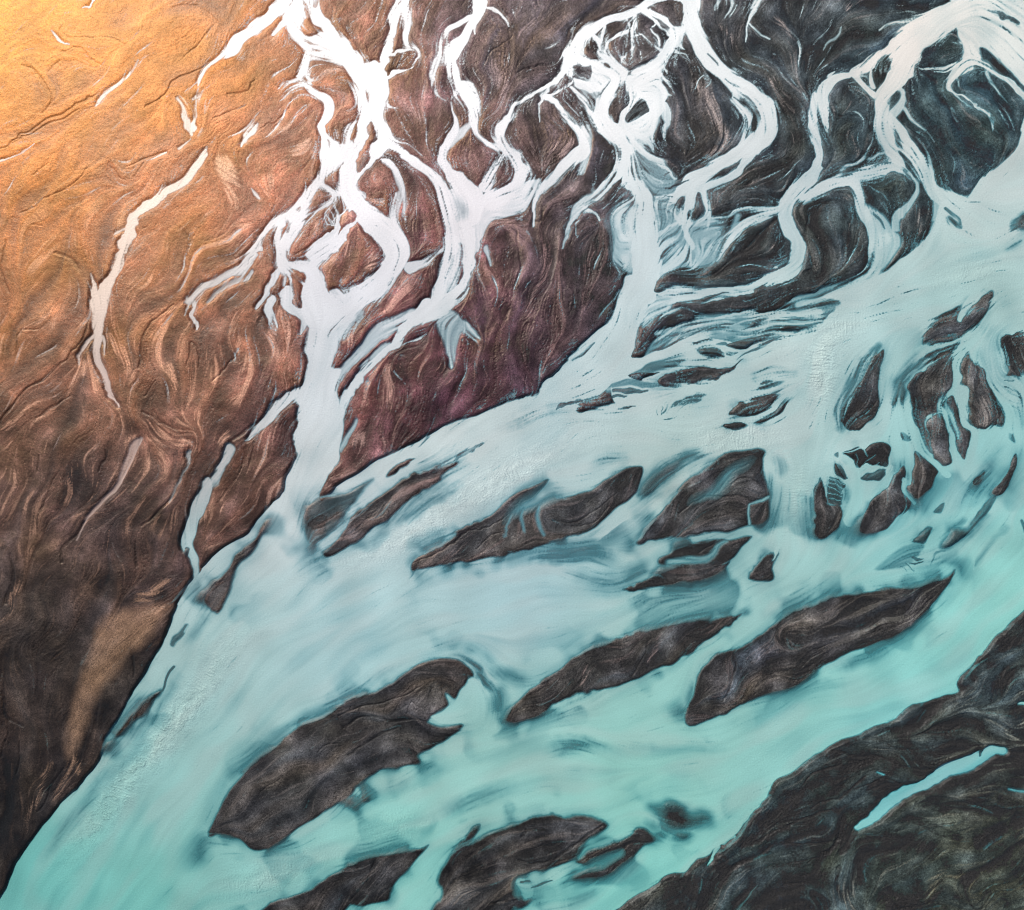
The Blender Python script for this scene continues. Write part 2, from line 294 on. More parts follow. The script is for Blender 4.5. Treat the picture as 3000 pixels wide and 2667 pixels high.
w 1 6 | @00 1820 1230 70 1780 1330 80 1720 1420 90 1680 1520 76 1700 1600 76 1820 1590 66 1880 1650 100 1890 1740 160 1900 1840 180 @01 1930 90 180
w .9 5 | @00 1640 1370 50 1640 1480 44 1670 1570 30
l .9 5 | @00 1710 1310 16 1700 1380 18
w 1 7 | @00 2060 1420 50 1930 1530 56 1850 1590 60
w .9 5 | @00 1660 1620 40 1620 1710 34 1580 1800 24 1550 1840 16
w .8 4 | @00 1800 540 16 1730 570 8 1680 595 6
w .7 4 | @00 1780 470 10 1720 500 14 1670 530 5
w .9 4 | @00 1925 1105 16 2000 1160 24 1990 1220 20 1900 1270 12 1830 1340 5
w .8 3 | @00 1990 1230 8 1950 1290 6 1990 1350 6
w .8 3 | @00 2000 1240 8 2020 1300 6 1990 1330 5
w .9 4 | @00 1700 1610 24 1740 1700 20 1770 1800 16
w .8 4 | @00 1690 1630 14 1690 1720 12
w .95 4 | @00 1720 1600 24 1800 1680 14 1840 1740 10
w .9 5 | @01 1630 -10 50 1615 60 46 1650 160 14
w .9 5 | @01 1730 -40 120 1740 20 80 1830 80 50 1812 190 6
w .9 5 | @01 1830 60 50 1800 20 30
w .9 5 | @01 575 210 44 575 310 44 620 420 46 650 530 36 715 625 8
w .8 4 | @01 600 200 24 620 240 14 632 300 6
w .8 4 | @01 560 195 24 510 240 20 480 300 12 480 370 6
w .9 4 | @01 1150 -20 30 1155 70 26 1180 160 8
w .7 3 | @01 1105 -20 16 1115 80 6
w .6 4 | @01 1130 900 22 1130 970 10
w .7 4 | @01 1420 280 16 1412 350 6
w .6 3 | @01 770 960 8 765 1020 8 720 1080 8 640 1170 8 540 1280 6
w .7 4 | @00 1530 1170 14 1545 1190 16
w .5 6 | @00 1500 1630 40 1350 1720 30 1250 1800 20
p .9 8 | @00 1670 170 40 1635 230 30 1640 270 10
p .9 8 | @00 1310 960 50 1340 1030 60 1360 1110 30 1400 1190 34 1412 1270 6
p .8 8 | @00 1380 1020 40 1435 1130 24
p .9 8 | @00 1600 830 10 1650 770 40 1720 760 50 1765 690 14
p .8 8 | @00 1760 930 40 1820 900 60 1850 850 40 1890 930 16
p .7 8 | @00 1040 590 30 1090 620 40 1120 700 24
p .5 14 | @00 1620 1060 50 1610 1150 60 1640 1180 30
p .6 8 | @00 1510 1330 24 1550 1280 12
p .5 14 | @00 1480 1480 60 1350 1620 40 1150 1800 40
p .6 12 | @00 1900 480 30 1960 430 40 2044 400 30
p .8 8 | @01 800 820 80 790 920 80 745 1010 60 700 1090 34 600 1210 22 520 1300 18 465 1395 6
p .8 8 | @01 510 370 60 465 460 36 400 545 16
p .6 12 | @01 640 190 40 740 280 60 800 400 50 790 520 24
p .6 8 | @01 1110 0 24 1010 60 30 930 160 24 925 230 10
p .7 8 | @01 1020 380 40 1040 470 50 1050 550 16
p .6 8 | @01 1090 250 30 1060 300 20
p .7 8 | @01 940 250 24 960 350 24 1000 420 34
p .5 10 | @01 700 1180 14 600 1290 12 500 1420 8
p .7 8 | @01 1620 180 40 1650 260 50 1670 340 30
p .7 8 | @01 1550 60 24 1520 130 16
p .7 8 | @01 1420 200 30 1410 280 30
p .7 10 | @01 1330 830 40 1370 780 20 1310 950 30
p .7 10 | @01 880 690 20 950 770 40 1050 850 40 1130 830 50
p .7 10 | @01 870 800 20 950 830 24
p .6 10 | @01 960 880 30 980 960 40 1000 1040 20
p .7 8 | @01 1110 1020 20 1070 1100 34 1010 1220 34
p .6 12 | @01 1270 1130 40 1230 1250 40 1200 1320 20
p .6 12 | @01 1360 1100 40 1320 1240 30
p .6 12 | @01 1640 700 40 1690 640 24
p .5 16 | @01 1700 300 30 1720 430 30 1680 560 20
p .6 14 | @01 830 1750 60 900 1740 60 1010 1660 40
P .55 16 | @02 660 40 1020 0 1020 30 950 100 900 170 840 240 780 260 730 310 670 400 620 480 570 560 520 680 480 800 425 900 425 740 470 520 540 330 590 190
p .5 12 | @02 1000 20 60 880 100 100 780 170 120
p .6 8 | @02 430 780 20 450 880 20 480 1010 30
p .5 8 | @02 320 920 30 260 1060 30 190 1220 24 155 1360 10
p .4 14 | @02 440 930 60 400 1040 60 330 1140 40
p .7 8 | @02 -20 120 14 60 50 14 100 -20 10
p .5 12 | @01 130 1640 20 110 1700 40 60 1800 30
p .8 6 | @11 310 350 20 280 430 50 300 540 44 295 640 10
p .7 5 | @11 310 410 8 360 430 8 380 450 8
p .8 8 | @11 80 840 40 120 780 40 150 850 30
p .6 10 | @11 250 800 40 280 830 30
p .9 6 | @11 60 170 14 50 220 30 40 270 10
p .6 6 | @11 560 110 10 590 200 14 640 360 10
p .7 10 | @11 1150 540 10 1170 400 10 1200 220 12 1200 0 12
p .6 20 | @10 900 1340 40 1000 1330 60 1080 1400 30
p .5 20 | @10 1230 1480 60 1220 1600 60 1160 1730 40 1100 1900 30
p .5 20 | @10 1500 1520 30 1440 1680 30
p .5 20 | @10 850 1500 20 950 1600 16 1060 1800 20
p .5 20 | @10 900 400 90 970 500 90 960 640 60 900 760 40
p .5 14 | @10 1200 110 30 1060 210 24 980 290 16 910 390 16
p .5 14 | @10 470 500 16 450 600 16 490 720 20
p .6 10 | @10 1110 860 20 1190 1000 40 1300 860 30
p .7 8 | @10 1330 930 40 1380 860 40
p .7 8 | @10 180 1210 20 240 1220 20
p .9 5 | @10 850 890 14 845 940 6
p .7 6 | @10 540 360 50 545 460 40 570 540 20
p .7 6 | @10 680 750 30 730 740 24
p .7 5 | @10 480 1180 6 520 1150 6
p .6 7 | @10 560 1370 14 620 1430 12
p .5 14 | @10 160 1600 60 210 1530 30
p .6 14 | @10 360 1740 20 400 1640 20
p .6 8 | @10 1160 20 40 1170 80 16
p .8 6 | @10 545 90 18 545 120 8
p .7 6 | @20 485 0 24 470 60 10
p .9 5 | @20 1010 20 14 990 60 20 1000 90 8
p .6 8 | @20 210 130 14 260 190 20 285 270 16
p .6 10 | @20 560 130 20 620 190 30 680 250 14
p .6 20 | @20 80 500 40 160 600 60 200 720 70 260 840 60 160 930 50
p .7 8 | @20 80 480 14 150 470 14 160 530 20
p .6 10 | @20 530 480 30 560 570 20 640 650 20 730 690 14
p .6 8 | @20 590 560 10 680 580 10 750 620 6
p .6 8 | @20 690 470 8 760 600 10
p .5 16 | @20 1000 780 16 1040 950 30
p .5 16 | @20 1400 1250 30 1410 1400 40
p .6 8 | @20 540 1460 20 520 1540 8
p .6 8 | @20 960 1200 24 1060 1190 10
p .5 10 | @20 360 1180 10 440 1180 10 480 1100 8
p .4 16 | @22 1280 1215 8 1130 1320 12 1010 1450 20 955 1560 24 950 1700 50 1000 1817 60
p .6 7 | @22 1820 660 14 1900 720 20 1990 800 30
p .6 7 | @22 1900 670 14 1980 700 20 2060 660 40
p .4 20 | @22 1670 1330 20 1750 1310 20
p .7 8 | @22 1540 1590 8 1620 1620 16 1690 1580 8
p .6 8 | @22 1950 1430 8 1780 1590 14
p .4 16 | @22 1560 1560 30 1500 1640 60 1450 1780 40
p .5 10 | @22 200 1760 16 280 1700 16 370 1660 10
p .5 10 | @22 1200 820 10 1300 900 12 1400 960 10
p .5 8 | @22 820 1190 8 950 1140 8 1150 1080 8
p .4 14 | @22 1030 1500 14 1010 1700 60
p .5 8 | @22 1840 990 8 1900 950 10 2060 950 10
p .5 12 | @22 180 1560 16 220 1700 12 150 1817 30
p .5 10 | @12 1480 360 34 1450 480 34
p .4 14 | @22 740 30 30 640 130 50 700 110 30
p .5 10 | @12 1900 200 40 1840 330 40
p .5 8 | @12 640 400 30 690 440 30
p .4 12 | @12 620 1750 80 800 1700 60
g 1 0 | @00 0 900 1 500 640 1 900 200 1
g 1 0 | @00 100 1300 1 500 1000 1 700 700 1
g 1 0 | @00 60 1800 1 100 1400 1 120 1000 1
g 1 0 | @00 800 1817 1 900 1600 1 1150 1300 1 1400 1000 1
g 1 0 | @00 300 1700 1 400 1500 1 500 1300 1
g 1 0 | @00 900 1750 1 1300 1500 1 1500 1300 1
g 1 0 | @01 0 750 1 200 500 1 450 280 1 600 100 1
g 1 0 | @01 50 1750 1 200 1300 1 350 900 1 500 600 1
g 1 0 | @01 300 1600 1 450 1350 1 600 1100 1 700 800 1
g 1 0 | @01 750 1700 1 800 1400 1 950 1150 1 1100 900 1
g 1 0 | @01 900 1700 1 900 1300 1 1000 1100 1
g 1 0 | @01 1300 1300 1 1450 1000 1 1600 700 1 1700 300 1
g 1 0 | @01 1300 1500 1 1500 1200 1 1650 1000 1
g 1 0 | @01 800 700 1 820 400 1 900 100 1
g 1 0 | @01 1200 700 1 1250 400 1 1350 100 1
g 1 0 | @02 50 1700 1 100 1200 1 150 700 1 200 100 1
g 1 0 | @02 300 1200 1 420 800 1 550 300 1 650 0 1
g 1 0 | @11 300 900 1 500 500 1 700 100 1
g 1 0 | @11 900 600 1 950 300 1 1000 0 1
g 1 0 | @11 1180 500 1 1190 200 1 1250 0 1
g 1 0 | @10 950 1800 1 950 1500 1 1000 1350 1
g 1 0 | @10 1300 1817 1 1350 1500 1 1500 1350 1
g 1 0 | @10 1250 1100 1 1100 900 1 1100 650 1
g 1 0 | @10 450 900 1 500 600 1 450 450 1
g 1 0 | @10 150 800 1 0 700 1
g 1 0 | @10 1000 550 1 1200 200 1 1500 0 1
g 1 0 | @10 1500 1150 1 1350 1250 1 1200 1400 1
g 1 0 | @20 700 900 1 650 700 1 550 500 1 430 300 1
g 1 0 | @20 700 700 1 800 300 1 1000 100 1 1300 50 1
g 1 0 | @20 900 900 1 950 700 1 1000 550 1
g 1 0 | @20 1500 700 1 1650 900 1 1750 1000 1
g 1 0 | @20 850 1600 1 900 1400 1 850 1250 1
g 1 0 | @20 300 1650 1 600 1450 1
g 1 0 | @20 400 1100 1 700 950 1
g 1 0 | @22 100 1817 1 250 1600 1 500 1300 1 800 1000 1 1200 850 1 1700 650 1 2044 600 1
g 1 0 | @22 300 1700 1 500 1450 1 900 1250 1 1150 1050 1
g 1 0 | @22 600 1100 1 900 950 1 1300 900 1
g 1 0 | @22 950 1817 1 950 1600 1 1050 1400 1 1300 1220 1 1700 1050 1 2044 930 1
g 1 0 | @22 1100 1750 1 1300 1600 1 1600 1500 1 2044 1300 1
g 1 0 | @22 1300 1700 1 1700 1750 1 2044 1500 1
g 1 0 | @22 1800 600 1 1900 300 1 2044 150 1
g 1 0 | @12 0 900 1 200 750 1 500 700 1
g 1 0 | @12 1100 600 1 1500 430 1 1900 250 1
g 1 0 | @12 700 1600 1 1100 1350 1 1500 1300 1
g 1 0 | @12 100 1800 1 250 1600 1 450 1450 1
g 1 0 | @22 100 600 1 500 400 1 900 200 1 1300 50 1
"""
RIPPLES = """
r 1 40 | @02 250 1700 160 450 1450 150 620 1230 120 800 980 110 1000 750 110 1200 500 110 1400 220 120 1650 60 120
r .6 50 | @01 1600 1800 100 1900 1600 100 @11 150 1500 100 400 1400 110 700 1200 110 1000 1040 110 1250 900 110 1550 780 120 2000 780 120
r .5 40 | @21 0 790 120 300 820 100 700 800 80
r .9 30 | @21 1500 40 60 1000 130 80 850 250 90 820 400 110 830 560 100 800 700 80
r .7 30 | @21 700 950 60 690 1150 70 680 1400 90
r .5 30 | @20 1400 1740 60 1700 1650 60 2044 1600 50
r .5 60 | @02 1300 1700 160 1700 1600 140 2044 1450 120
r .4 60 | @12 500 1250 120 100 1400 120
r .5 30 | @21 500 150 40 640 240 30 400 330 30 
"""
# second, closer survey: @z sheets are 600 units wide drawn at 3.407, named by their corner; k marks gullies drawn as dark dips
DETAIL = """
I 1 10 | @z2400,1000 655 80 640 200 600 300 580 400 570 480 578 620 560 720 500 820 440 890 390 915 300 890 240 850 235 740 260 660 320 540 360 440 420 360 500 230 580 130 | tall dark leaf sandbar standing upright between two turquoise channels
l .6 24 | @z2400,1000 230 880 60 215 700 70 290 480 90 430 250 90 600 40 80
I 1 9 | @z2400,1000 1200 110 1300 90 1360 110 1330 180 1320 270 1330 400 1310 470 1250 560 1200 650 1240 700 1150 710 1080 740 1050 800 1060 870 1090 960 1100 1050 1130 1120 1050 1050 1010 960 990 870 930 760 920 640 900 520 870 480 900 400 980 320 1060 280 1120 220 | broad mottled charcoal sandbar at the head of the right hand braids
I 1 8 | @z2400,1000 1180 722 1240 722 1260 800 1280 950 1300 1080 1330 1180 1320 1240 1250 1250 1170 1190 1120 1100 1090 950 1062 850 1085 780 | olive grey sandbar with pale streaks hanging below the broad mottled one
L .85 10 | @z2400,1000 1080 100 1200 70 1300 30 1450 0 1450 70 1350 90 1250 90 1150 150 1080 240 1060 190
w .7 10 | @z2400,1000 1000 150 40 1100 100 40 1230 50 30 1330 0 20
L .8 18 | @z2400,1000 700 640 740 530 770 430 830 330 920 240 1040 180 1100 180 1060 240 960 300 900 380 860 450 880 520 850 600 760 640
w .6 12 | @z2400,1000 830 400 20 900 320 40 1040 250 26
w 1 8 | @z2400,1000 1520 10 140 1430 90 100 1355 160 60 1350 240 50 1345 340 50 1340 430 40 1320 500 26 1270 580 20 1212 650 14 1245 715 20 1280 800 30 1300 900 30 1330 1020 40 1380 1120 50 1420 1210 60
I 1 7 | @z2400,1000 1325 545 1360 570 1390 680 1420 800 1450 850 1505 900 1510 980 1480 1080 1440 1190 1400 1170 1370 1060 1345 980 1320 900 1295 800 1290 700 1240 655 1265 600 | narrow striped sandbar wedged between two blue braids
w .8 9 | @z2400,1000 1270 630 20 1310 700 40 1345 800 40 1365 900 30 1380 970 16
w .95 10 | @z2400,1000 1360 470 50 1420 460 90 1430 560 90 1440 680 70 1490 780 44 1535 860 44 1525 960 44 1505 1060 34 1450 1190 24
I 1 8 | @z2400,1000 1500 112 1540 140 1570 210 1650 290 1680 380 1730 470 1770 570 1810 680 1832 770 1810 850 1720 850 1620 882 1560 850 1500 770 1492 640 1490 500 1450 440 1385 420 1420 350 1405 300 1440 200 | dark sandbar with a pale grey fan, right of the narrow blue braid
I 1 8 | @z2400,1000 1836 -60 1840 100 1850 240 1852 325 1950 340 2044 365 2400 420 2400 -60 | striped grey sandbar cut by the right frame edge
l .9 4 | @z2400,1000 1850 380 10 1940 392 6
l .9 4 | @z2400,1000 1860 435 12 1960 470 6
l .95 4 | @z2400,1000 1880 490 18 1970 525 14 2044 560 5
l .9 4 | @z2400,1000 1900 580 10 2020 615 6
l .85 4 | @z2400,1000 1920 640 8 2050 700 5
l .3 40 | @z2400,1000 2000 500 120 2030 900 120
L .7 8 | @z2400,1000 1900 920 1940 950 1960 1040 1900 990
I 1 6 | @z2400,1000 1976 1145 1960 1250 1900 1380 1830 1535 1740 1510 1800 1400 1880 1290 1930 1180 | slender black sandbar leaning beside the right frame edge
l .5 40 | @z2400,1000 1400 1640 120 1520 1450 100 1700 1230 90 1860 1050 90
I .95 8 | @z2400,1000 1520 1400 1560 1350 1650 1290 1620 1380 1560 1430 | pale brown speck of an islet in the bright turquoise channel
l .6 14 | @z2400,1000 1500 1430 50 1560 1440 40 1640 1360 20
w 1 8 | @z2400,1000 700 660 80 650 850 100 590 930 80 400 965 60 260 990 50 165 1040 50
w .85 12 | @z2400,1000 730 660 70 800 780 110 890 900 90 935 1000 60 920 1120 60 900 1240 70 900 1400 60
w 1 9 | @z2400,1000 690 960 70 730 1080 90 790 1180 60 820 1240 30
I 1 5 | @z2400,1000 520 1030 650 995 710 1060 690 1150 670 1240 560 1225 450 1240 400 1270 340 1200 280 1140 230 1110 300 1070 380 1050 430 1080 | small sandbar laced with fine white rills like roots
I .95 6 | @z2400,1000 160 1220 230 1250 300 1330 310 1362 230 1350 170 1290 | small dark triangle of sand left of the rill laced sandbar
I .9 8 | @z2400,1000 460 1320 560 1280 660 1272 650 1330 560 1390 440 1382 | low teal grey bar just below the rill laced sandbar
L .9 4 | @z2400,1000 150 1130 190 1100 190 1160
w .85 3 | @z2400,1000 430 1060 16 440 1110 10 475 1155 5
w .85 3 | @z2400,1000 230 1110 10 330 1080 10 430 1050 20
w .95 4 | @z2400,1000 215 1060 20 205 1160 24 250 1230 24 335 1315 32
w .7 3 | @z2400,1000 230 1140 6 300 1200 8 380 1270 14
w .7 3 | @z2400,1000 420 1290 20 520 1235 12 600 1200 6
w .8 3 | @z2400,1000 420 1300 30 520 1270 18 600 1252 14 690 1262 12
w .5 3 | @z2400,1000 340 1120 5 370 1200 6 400 1270 12
w .5 3 | @z2400,1000 560 1130 5 480 1190 6 420 1270 10
p .9 3 | @z2400,1000 565 1050 10 515 1110 8 560 1170 6 640 1210 5
I 1 7 | @z2400,1000 -30 1500 0 1420 30 1350 60 1430 80 1560 85 1630 180 1650 215 1720 205 1800 150 1880 50 1968 -30 1920 -45 1830 | tall dark sandbar with a fringe of short ribs beside its upper end
I .92 6 | @z2400,1000 120 1330 250 1390 285 1440 255 1500 200 1640 95 1620 85 1560 100 1440 | little comb of dark ribs divided by white rills
w .9 3 | @z2400,1000 120 1350 10 200 1380 8 270 1420 8
w .9 3 | @z2400,1000 110 1400 10 200 1430 8 260 1470 8
w .9 3 | @z2400,1000 105 1450 10 180 1490 8 240 1530 8
w .9 3 | @z2400,1000 100 1510 8 160 1540 8 225 1580 8
w .9 3 | @z2400,1000 100 1570 8 200 1610 8
w .9 5 | @z2400,1000 140 1170 50 110 1270 46 95 1400 24 84 1560 14
l .5 26 | @z2400,1000 230 1660 50 270 1560 60 300 1400 40
w 1 12 | @z2400,1000 380 1320 80 395 1450 100 380 1600 120 300 1800 150
I 1 9 | @z2400,1000 820 1250 860 1280 870 1350 835 1450 850 1570 845 1650 800 1730 720 1810 650 1870 500 1920 400 1900 430 1800 480 1680 540 1580 620 1500 700 1420 750 1340 | sloping grey sandbar with a pointed top like a thumb
I .95 5 | @z2400,1000 860 1570 915 1600 880 1680 820 1730 850 1650 | tiny black wedge of sand touching the thumb shaped sandbar
l .5 24 | @z2400,1000 380 1950 50 430 1780 40 500 1620 30
w 1 8 | @z2400,1000 690 1270 60 660 1370 60 590 1470 40 535 1560 26
w 1 6 | @z2400,1000 860 1380 50 855 1480 44 895 1560 40 950 1640 40
I 1 6 | @z2400,1000 960 1110 1090 1180 1200 1290 1190 1340 1100 1460 980 1600 900 1500 890 1430 935 1400 935 1200 | kite shaped charcoal sandbar right of the thumb shaped one
w 1 8 | @z2400,1000 940 1040 30 1010 1105 46 1120 1180 56 1220 1270 66 1290 1340 60
I .95 7 | @z2400,1000 825 930 860 930 900 990 895 1040 850 1040 828 990 | tiny dark islet above the kite shaped sandbar
k .9 4 | @z2400,1000 280 740 8 400 685 8 490 650 10 550 570 10 578 480 8
k .8 5 | @z2400,1000 1060 300 14 1020 480 14 1060 640 14 1080 740 10
k .8 5 | @z2400,1000 930 700 12 1000 840 10 1020 960 10 1100 1060 12
k .8 5 | @z2400,1000 1550 200 20 1600 320 24 1560 420 40 1540 480 20
k .7 6 | @z2400,1000 1700 520 30 1790 760 30 1640 870 20
k .8 4 | @z2400,1000 1940 60 10 1980 200 8 2015 350 8
p .6 8 | @z2400,1000 1610 540 50 1640 640 110 1660 740 130 1620 830 70
p .5 8 | @z2400,1000 1490 410 50 1510 520 30
p .5 8 | @z2400,1000 1150 760 30 1200 860 60 1130 930 30
p .5 8 | @z2400,1000 1200 1000 30 1230 1150 40 1280 1200 14
p .5 8 | @z2400,1000 990 700 24 960 760 24
L .92 22 | @z2400,1400 1240 700 1290 520 1340 470 1450 510 1560 420 1700 390 1600 470 1500 560 1400 650 1330 715
l .5 24 | @z2400,1400 1300 500 80 1420 420 60
L .75 12 | @z2400,1400 1750 180 1800 200 1720 350 1680 410 1550 430 1640 300
L .9 10 | @z2400,1400 900 640 1000 520 1120 490 1070 600 1040 670
L .75 8 | @z2400,1400 1150 350 1250 240 1240 330 1200 360
L .45 15 | @z2400,1400 540 910 800 720 950 650 1050 680 1000 800 800 900
l .95 3 | @z2400,1400 940 800 10 1000 822 22 1065 827 6
l .95 3 | @z2400,1400 920 850 8 990 852 14 1045 848 6
l .9 3 | @z2400,1400 880 860 6 960 900 8
l .8 3 | @z2400,1400 830 880 6 890 912 6
l .4 24 | @z2400,1400 1550 870 50 1700 680 40 1850 500 30
w .9 9 | @z2400,1400 1560 780 20 1525 930 20
l .5 10 | @z2400,1400 1120 880 14 1200 760 24 1290 730 16
l .8 14 | @z2400,1400 2000 440 30 2060 540 60
l .65 16 | @z2400,1400 1250 1130 20 1050 1400 50 820 1560 110 500 1730 110
L 1 5 | @z1600,0 470 350 600 250 760 200 960 110 1050 160 1150 240 1230 330 1220 450 1120 540 1000 640 800 700 740 670 640 560 500 620 390 570 400 450
W .97 12 | @z1600,0 790 750 960 740 1130 670 1170 760 1200 860 1210 960 1180 1040 1160 1120 1080 1240 1060 1340 900 1420 780 1300 640 1240 600 1100 660 980 740 880
W .93 10 | @z1600,0 260 740 420 780 480 680 640 660 780 700 760 800 640 960 560 1100 500 1080 400 900 280 840
L 1 5 | @z1600,0 780 790 800 880 822 940 822 1030 760 1120 720 1220 660 1160 640 1060 700 950
L .95 6 | @z1600,0 960 990 1020 1110 980 1150 880 1220 800 1230 790 1180 850 1080
L .9 3 | @z1600,0 880 960 905 925 915 950 890 985
L .95 4 | @z1600,0 310 700 340 635 400 640 458 690 430 762 330 730
L .9 3 | @z1600,0 195 770 205 735 230 730 222 790
L .8 4 | @z1600,0 270 720 340 750 410 785 330 770 275 750
L .6 8 | @z1600,0 390 910 520 945 480 985 400 965
L .95 5 | @z1600,0 410 985 480 985 482 1095 435 1060
w 1 4 | @z1600,0 300 540 70 400 600 60 520 640 60 640 680 70 740 720 60
w .98 4 | @z1600,0 470 360 50 530 420 44 545 520 46 600 590 50 690 670 60 760 710 50
w .95 3 | @z1600,0 590 260 24 560 340 36 565 440 20
w .95 3 | @z1600,0 790 190 20 830 290 34 760 330 40 690 380 30 640 440 30 620 520 24 650 560 20
w .98 3 | @z1600,0 880 140 40 880 240 50 850 310 40 880 380 22 890 450 14 860 490 14 790 545 14 755 600 16 745 690 16
w .9 3 | @z1600,0 890 460 8 920 530 10 925 590 14 890 632 5
w .6 4 | @z1600,0 810 340 20 820 420 26 800 485 8
w .95 3 | @z1600,0 890 345 16 970 360 20 1040 430 22 1140 500 40
w 1 4 | @z1600,0 980 100 60 1060 190 36 1130 260 24 1195 320 20 1240 340 50
w .95 3 | @z1600,0 1100 255 14 1040 280 12 1060 330 14 1110 370 20 1130 440 22
w 1 5 | @z1600,0 1060 110 40 1150 180 40 1250 260 46 1310 320 60 1250 420 80 1190 520 90 1120 620 90 1000 680 80 850 720 60
w 1 5 | @z1600,0 1420 280 50 1330 340 70
L 1 4 | @z1600,0 1060 90 1150 20 1280 -20 1370 30 1372 230 1395 268 1310 280 1180 190
L .95 3 | @z1600,0 1120 222 1180 248 1245 300 1180 292
L .9 3 | @z1600,0 610 650 650 650 670 690 650 700
L .8 3 | @z1600,0 520 705 620 780 620 810 580 760
l .9 2 | @z1600,0 1020 640 5 1110 560 7
l .9 2 | @z1600,0 1010 650 4 1090 600 5
l .95 3 | @z1600,0 790 745 14 880 743 6
w .9 3 | @z1600,0 1310 430 40 1390 485 4
w .9 3 | @z1600,0 1270 500 50 1380 530 10 1430 620 3
w .9 3 | @z1600,0 1160 640 50 1220 745 10
w .8 3 | @z1600,0 1180 800 40 1250 820 4
w .8 3 | @z1600,0 1190 870 40 1260 880 4
w .8 3 | @z1600,0 1190 940 40 1250 960 4
w .9 4 | @z1600,0 1170 1060 70 1210 1150 50 1180 1280 44 1200 1400 10
w .9 4 | @z1600,0 1050 1330 24 1080 1490 6
w .8 2 | @z1600,0 160 950 10 180 1020 6 270 1090 6 380 1170 6
w .9 3 | @z1600,0 370 1180 10 390 1300 40 430 1350 60
w .9 3 | @z1600,0 1465 880 8 1500 800 12 1560 760 10
w .9 3 | @z1600,0 1600 770 10 1650 850 14 1600 900 6
l .95 3 | @z1600,0 1780 790 8 1870 860 22 1940 885 6
l .95 4 | @z1600,0 1920 930 20 1990 1000 60 2044 1060 50
W .72 12 | @z1600,450 915 430 905 520 860 560 740 500 650 560 640 640 670 760 680 880 660 1040 740 1120 830 1180 900 1000 900 700
w .9 4 | @z1600,450 900 420 30 760 490 26 700 550 14 640 590 6
W .5 14 | @z1600,450 1080 400 1330 360 1220 500 1230 620 1180 720 1350 720 1400 820 1200 1100 1130 1000 1060 600
W .66 9 | @z1600,450 1440 830 1600 740 1730 730 1750 850 1720 950 1660 1080 1500 1120 1440 1200 1300 1250 1180 1200 1200 1100 1350 950
w .95 4 | @z1600,450 1480 250 60 1400 400 30 1300 470 26 1200 520 20 1235 580 22 1330 660 44 1400 720 44 1400 820 20 1440 960 16 1450 1060 20 1460 1160 30
w 1 5 | @z1600,450 1450 300 90 1420 470 80 1370 600 60 1400 700 50
w .95 4 | @z1600,450 1530 330 40 1590 450 44 1620 560 50 1570 650 40 1440 710 40
w .9 3 | @z1600,450 1600 660 14 1800 630 12 1900 560 20 2044 530 30
L .95 4 | @z1600,450 1275 510 1375 445 1345 545
L 1 4 | @z1600,450 1500 390 1540 410 1552 520 1540 600 1450 680 1400 650 1420 570 1480 480
l .9 2 | @z1600,450 1190 500 8 1205 590 12
l .9 2 | @z1600,450 1160 560 5 1230 570 8
l .9 2 | @z1600,450 1140 430 5 1260 445 7
l .9 2 | @z1600,450 1150 470 5 1250 490 7
l .9 2 | @z1600,450 1680 855 5 1800 860 10
l .9 2 | @z1600,450 1690 890 4 1790 885 8
l .9 2 | @z1600,450 1700 960 5 1770 950 9
l .9 2 | @z1600,450 1700 1005 5 1755 995 8
l .9 2 | @z1600,450 1680 1050 5 1720 1030 8
l .9 3 | @z1600,450 1710 760 8 1840 745 16
l .9 3 | @z1600,450 1700 695 10 1860 700 12
l .8 4 | @z1600,450 1470 780 14 1530 750 20
W .8 9 | @z1600,450 960 1600 1040 1480 1150 1390 1300 1340 1540 1350 1400 1420 1300 1500 1150 1600 980 1660
w .95 5 | @z1600,450 1080 1590 24 1400 1440 44 1700 1370 66 2044 1280 80
L .95 5 | @z1600,450 1400 1545 1500 1460 1700 1400 1850 1368 1700 1425 1550 1490
w .95 4 | @z1600,450 1400 1560 20 1700 1465 30 2044 1375 50
l .6 8 | @z1600,450 870 40 60 920 130 50
l .6 6 | @z1600,450 1000 140 50 1050 170 40
l .8 5 | @z1600,450 1190 220 20 1230 190 20
l .95 5 | @z1600,450 1200 360 20 1300 330 24 1420 290 10
w .95 3 | @z1600,450 390 540 20 460 580 16 540 640 8
w .85 4 | @z1600,450 360 560 60 290 660 50 200 780 30 180 950 10
w .85 3 | @z1600,450 330 690 14 290 740 10 305 830 5
L .9 5 | @z1600,450 440 520 600 380 780 260 800 290 640 430 560 560 480 570
L .95 3 | @z700,0 650 368 700 395 760 440 815 470 740 450 690 420
L .95 3 | @z700,0 700 490 780 505 845 530 730 520
w .9 3 | @z700,0 720 550 16 860 580 8 985 604 3
w .9 3 | @z700,0 1465 1050 34 1525 1085 16 1600 1090 3
p .8 4 | @z700,0 1180 20 20 1060 120 12 990 205 6
W .93 7 | @z700,0 840 1280 890 1380 1000 1440 1050 1420 1160 1440 1100 1560 980 1660 880 1700 820 1600 820 1450
w .9 5 | @z700,0 1185 1205 14 1110 1260 44 1070 1330 50 1065 1440 70
L .9 3 | @z700,0 880 1390 906 1440 896 1490
L .95 3 | @z700,0 1030 1632 1092 1570 1065 1632
L .95 4 | @z700,0 1130 1740 1150 1640 1185 1560 1290 1500 1302 1580 1240 1680 1200 1722
L .9 3 | @z700,0 1118 1612 1160 1540 1240 1500 1175 1560
L .95 4 | @z700,0 1300 1220 1330 1210 1350 1350 1392 1400 1310 1420 1290 1350
L .9 2 | @z700,0 1290 890 1320 940 1310 1010 1295 960
w .85 3 | @z700,0 615 835 14 480 830 30 395 890 8
w .85 3 | @z700,0 600 880 24 480 950 24 395 1000 8
